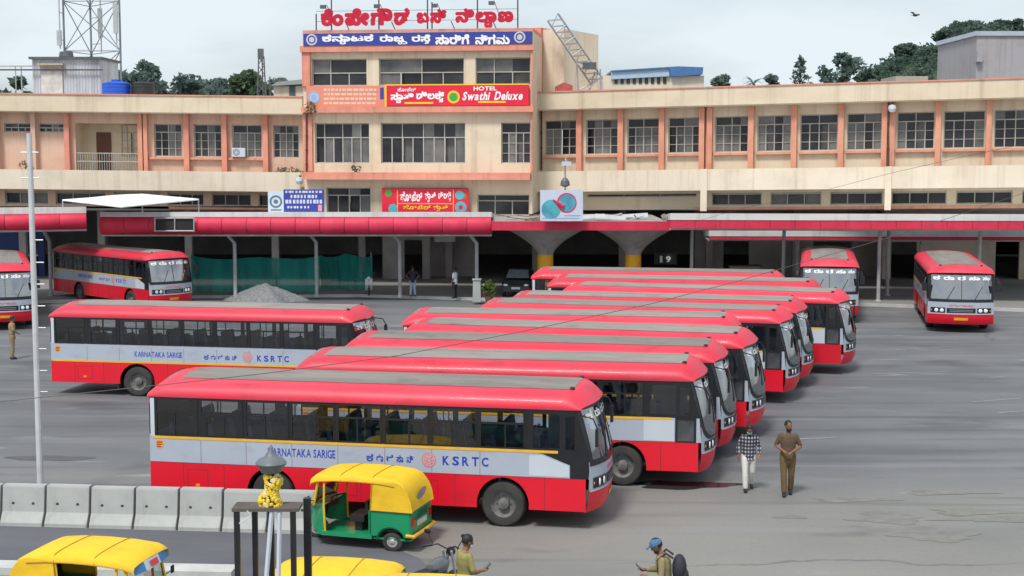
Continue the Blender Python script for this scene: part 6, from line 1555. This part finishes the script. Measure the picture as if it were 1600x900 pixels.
def plaid():
    m = bpy.data.materials.new('plaid_cloth'); m.use_nodes = True; n, l = m.node_tree.nodes, m.node_tree.links; b = n['Principled BSDF']; b.inputs['Roughness'].default_value = .9
    tc = n.new('ShaderNodeTexCoord'); sp = n.new('ShaderNodeSeparateXYZ'); l.new(tc.outputs['Object'], sp.inputs[0]); outs = []
    for i, fr_ in ((0, 13), (2, 11)):
        mu = n.new('ShaderNodeMath'); mu.operation = 'MULTIPLY'; mu.inputs[1].default_value = fr_; l.new(sp.outputs[i], mu.inputs[0])
        fr2 = n.new('ShaderNodeMath'); fr2.operation = 'FRACT'; l.new(mu.outputs[0], fr2.inputs[0]); gt = n.new('ShaderNodeMath'); gt.operation = 'GREATER_THAN'; gt.inputs[1].default_value = .45; l.new(fr2.outputs[0], gt.inputs[0]); outs.append(gt.outputs[0])
    ad = n.new('ShaderNodeMath'); ad.operation = 'ADD'; l.new(outs[0], ad.inputs[0]); l.new(outs[1], ad.inputs[1]); hf = n.new('ShaderNodeMath'); hf.operation = 'MULTIPLY'; hf.inputs[1].default_value = .5; l.new(ad.outputs[0], hf.inputs[0])
    rp_ = n.new('ShaderNodeValToRGB'); rp_.color_ramp.interpolation = 'CONSTANT'; e0, e1 = rp_.color_ramp.elements; e0.color = (.42, .42, .46, 1); e1.position = .4; e1.color = (.085, .08, .11, 1); e2 = rp_.color_ramp.elements.new(.9); e2.color = (.02, .02, .03, 1)
    l.new(hf.outputs[0], rp_.inputs[0]); l.new(rp_.outputs[0], b.inputs['Base Color']); return m
white_cloth = mat('white_cloth', (.60, .59, .56), .9, .08, 9); dark_cloth = mat('dark_navy_cloth', (.03, .025, .05), .9, .2, 9); jeans = mat('pale_jeans', (.38, .46, .56), .9, .12, 9)
shirt_white = mat('white_shirt_cloth', (.62, .64, .70), .9, .06, 9); dark_trouser = mat('dark_trouser_cloth', (.02, .02, .025), .9, .2, 9); mask_teal = mat('mask_teal', (.22, .48, .46), .8, .05); mask_white = mat('mask_white', (.62, .62, .62), .8, .05); cap_blue = mat('cap_blue', (.06, .15, .28), .8, .2, 9)
person('man in black and white checked shirt and white trousers walking with head bowed', G(1169, 766), R(176), 1.62, plaid(), white_cloth,
       dict(kneeR=(.10, .12, .52), ankR=(.09, .16, .09), kneeL=(-.10, -.02, .50), ankL=(-.10, -.22, .12), elR=(.26, -.06, 1.15), wrR=(.27, .10, .93), elL=(-.26, -.02, 1.14), wrL=(-.25, .16, .97)), head_f=.75, lean_f=.08, sleeve='long', mask=mask_teal)
person('bearded man in brown khaki uniform walking with hands clasped at his waist', G(1230, 773), R(168), 1.76, khaki_dark, olive_trouser,
       dict(kneeR=(.085, .10, .51), ankR=(.07, .14, .09), kneeL=(-.085, .0, .50), ankL=(-.07, -.12, .10), elR=(.285, -.03, 1.15), wrR=(.10, .20, 1.07), elL=(-.285, -.03, 1.15), wrL=(-.09, .21, 1.05)), head_turn=R(25), beard=True, untucked=False)
person('person in tan khaki uniform standing at far left near the cut-off bus', G(20, 561), R(-70), 1.70, mat('tan_khaki', (.30, .215, .11), .9, .1, 9), mat('tan_khaki_trousers', (.26, .19, .10), .9, .1, 9), dict(elR=(.23, .06, 1.15), wrR=(.14, .22, 1.05), ankL=(-.12, -.04, .085)), head_f=.3, untucked=False)
person('man in dark shirt and pale jeans, hands on hips, standing under the left canopy', G(645, 463, .15), R(0), 1.68, dark_cloth, jeans, dict(elR=(.38, -.06, 1.17), wrR=(.20, .03, 1.02), elL=(-.38, -.06, 1.17), wrL=(-.20, .03, 1.02), ankR=(.13, 0, .085), ankL=(-.13, 0, .085)))
person('man in white shirt and dark trousers standing in shade near the concrete post', G(711, 466, .15), R(60), 1.68, shirt_white, dark_trouser, dict(elR=(.23, .05, 1.14), wrR=(.16, .2, 1.0)), untucked=True)
bo, J, k = person('man in olive shirt seen from behind, looking at the phone in his hand', G(726, 836, 1.70) * Vector((1, 1, 0)) if False else Vector((*G(726, 836, 1.70)[:2], 0)), R(-62), 1.70, olive_shirt, khaki, dict(elR=(.25, .04, 1.14), wrR=(.14, .27, 1.12), elL=(-.24, .0, 1.13), wrL=(-.20, .20, 1.02)), head_f=.45, mask=mask_white)
def held_phone(body, J, k, label, s='R', tilt=.5):
    w = MB(); w.box(-.038, .038, -.006, .006, -.075, .075); w.box(-.034, .034, -.0072, -.0062, -.068, .068, 1)
    o = w.build('mobile_phone', [leather, mat('phone_screen', (.12, .13, .15), .1, 0)]); f = (J['wr' + s] - J['el' + s]).normalized(); p = J['wr' + s] + f * .12 + Vector((0, 0, .05))
    c, sn = math.cos(body.rotation_euler.z), math.sin(body.rotation_euler.z); p = p * k
    o.location = (body.location.x + c * p.x - sn * p.y, body.location.y + sn * p.x + c * p.y, body.location.z + p.z); o.rotation_euler = (R(-50), 0, body.rotation_euler.z); tag(o, label, 'phone')
held_phone(bo, J, k, 'mobile phone held by the man in olive shirt')
bo, J, k = person('man in blue cap and khaki shirt with backpack, looking down at his phone', Vector((*G(1041, 841, 1.72)[:2], 0)), R(82), 1.72, mat('khaki_olive', (.25, .205, .105), .9, .1, 9), khaki_dark, dict(elR=(.24, .05, 1.14), wrR=(.10, .31, 1.16), elL=(-.24, .05, 1.13), wrL=(-.08, .28, 1.10)), head_f=.7, lean_f=.12, cap=cap_blue, beard=True, sleeve='long')
held_phone(bo, J, k, 'mobile phone held by the man in blue cap')
w = MB(); w.ball((0, -.22, 1.22), .2, 14, sq=(.82, .62, 1.25)); w.ball((0, -.30, 1.10), .13, 12, sq=(.95, .6, 1.1))
for s in (-1, 1): w.tube([(.11 * s, -.12, 1.42), (.12 * s, .0, 1.50), (.12 * s, .13, 1.38), (.13 * s, .12, 1.15), (.15 * s, -.1, 1.02)], .02, 6)
o = w.build('backpack', mat('backpack_black', (.022, .022, .03), .75, .3, 4), smooth=True); o.location = bo.location; o.rotation_euler = bo.rotation_euler; tag(o, 'black backpack worn by the man in blue cap', 'backpack')

q = A(1163, 440, 86); e = empty('service_counter', (q.x, 86, .15), 0, 'pale service counter under the right-hand canopy', 'counter'); add = rootfix(e)
w = MB(); w.box(q.x - .9, q.x + .9, 85.8, 86.4, .15, 1.15); add(w, 'base', mat('counter_pale', (.42, .42, .43), .7, .1))
w = MB(); w.box(q.x - 1.0, q.x + 1.0, 85.7, 86.45, 1.153, 1.2); add(w, 'top', wood)

rb = random.Random(21); w = MB()
for _ in range(260):
    y = rb.uniform(285, 350); x = rb.uniform(A(1350, 120, y).x, A(1640, 120, y).x); z = hillz(x, y); q_ = rb.uniform(1.3, 3.0)
    if z < 8: continue
    leaves(w, rb, (x, y, z + q_ * .35), (q_, q_, q_ * .75), 34, .55, 0, shell=.6)
tag(w.build('hillside_brush', leaf_mats[0]), 'dense low brush covering the wooded hill at right', 'brush', kind='stuff')
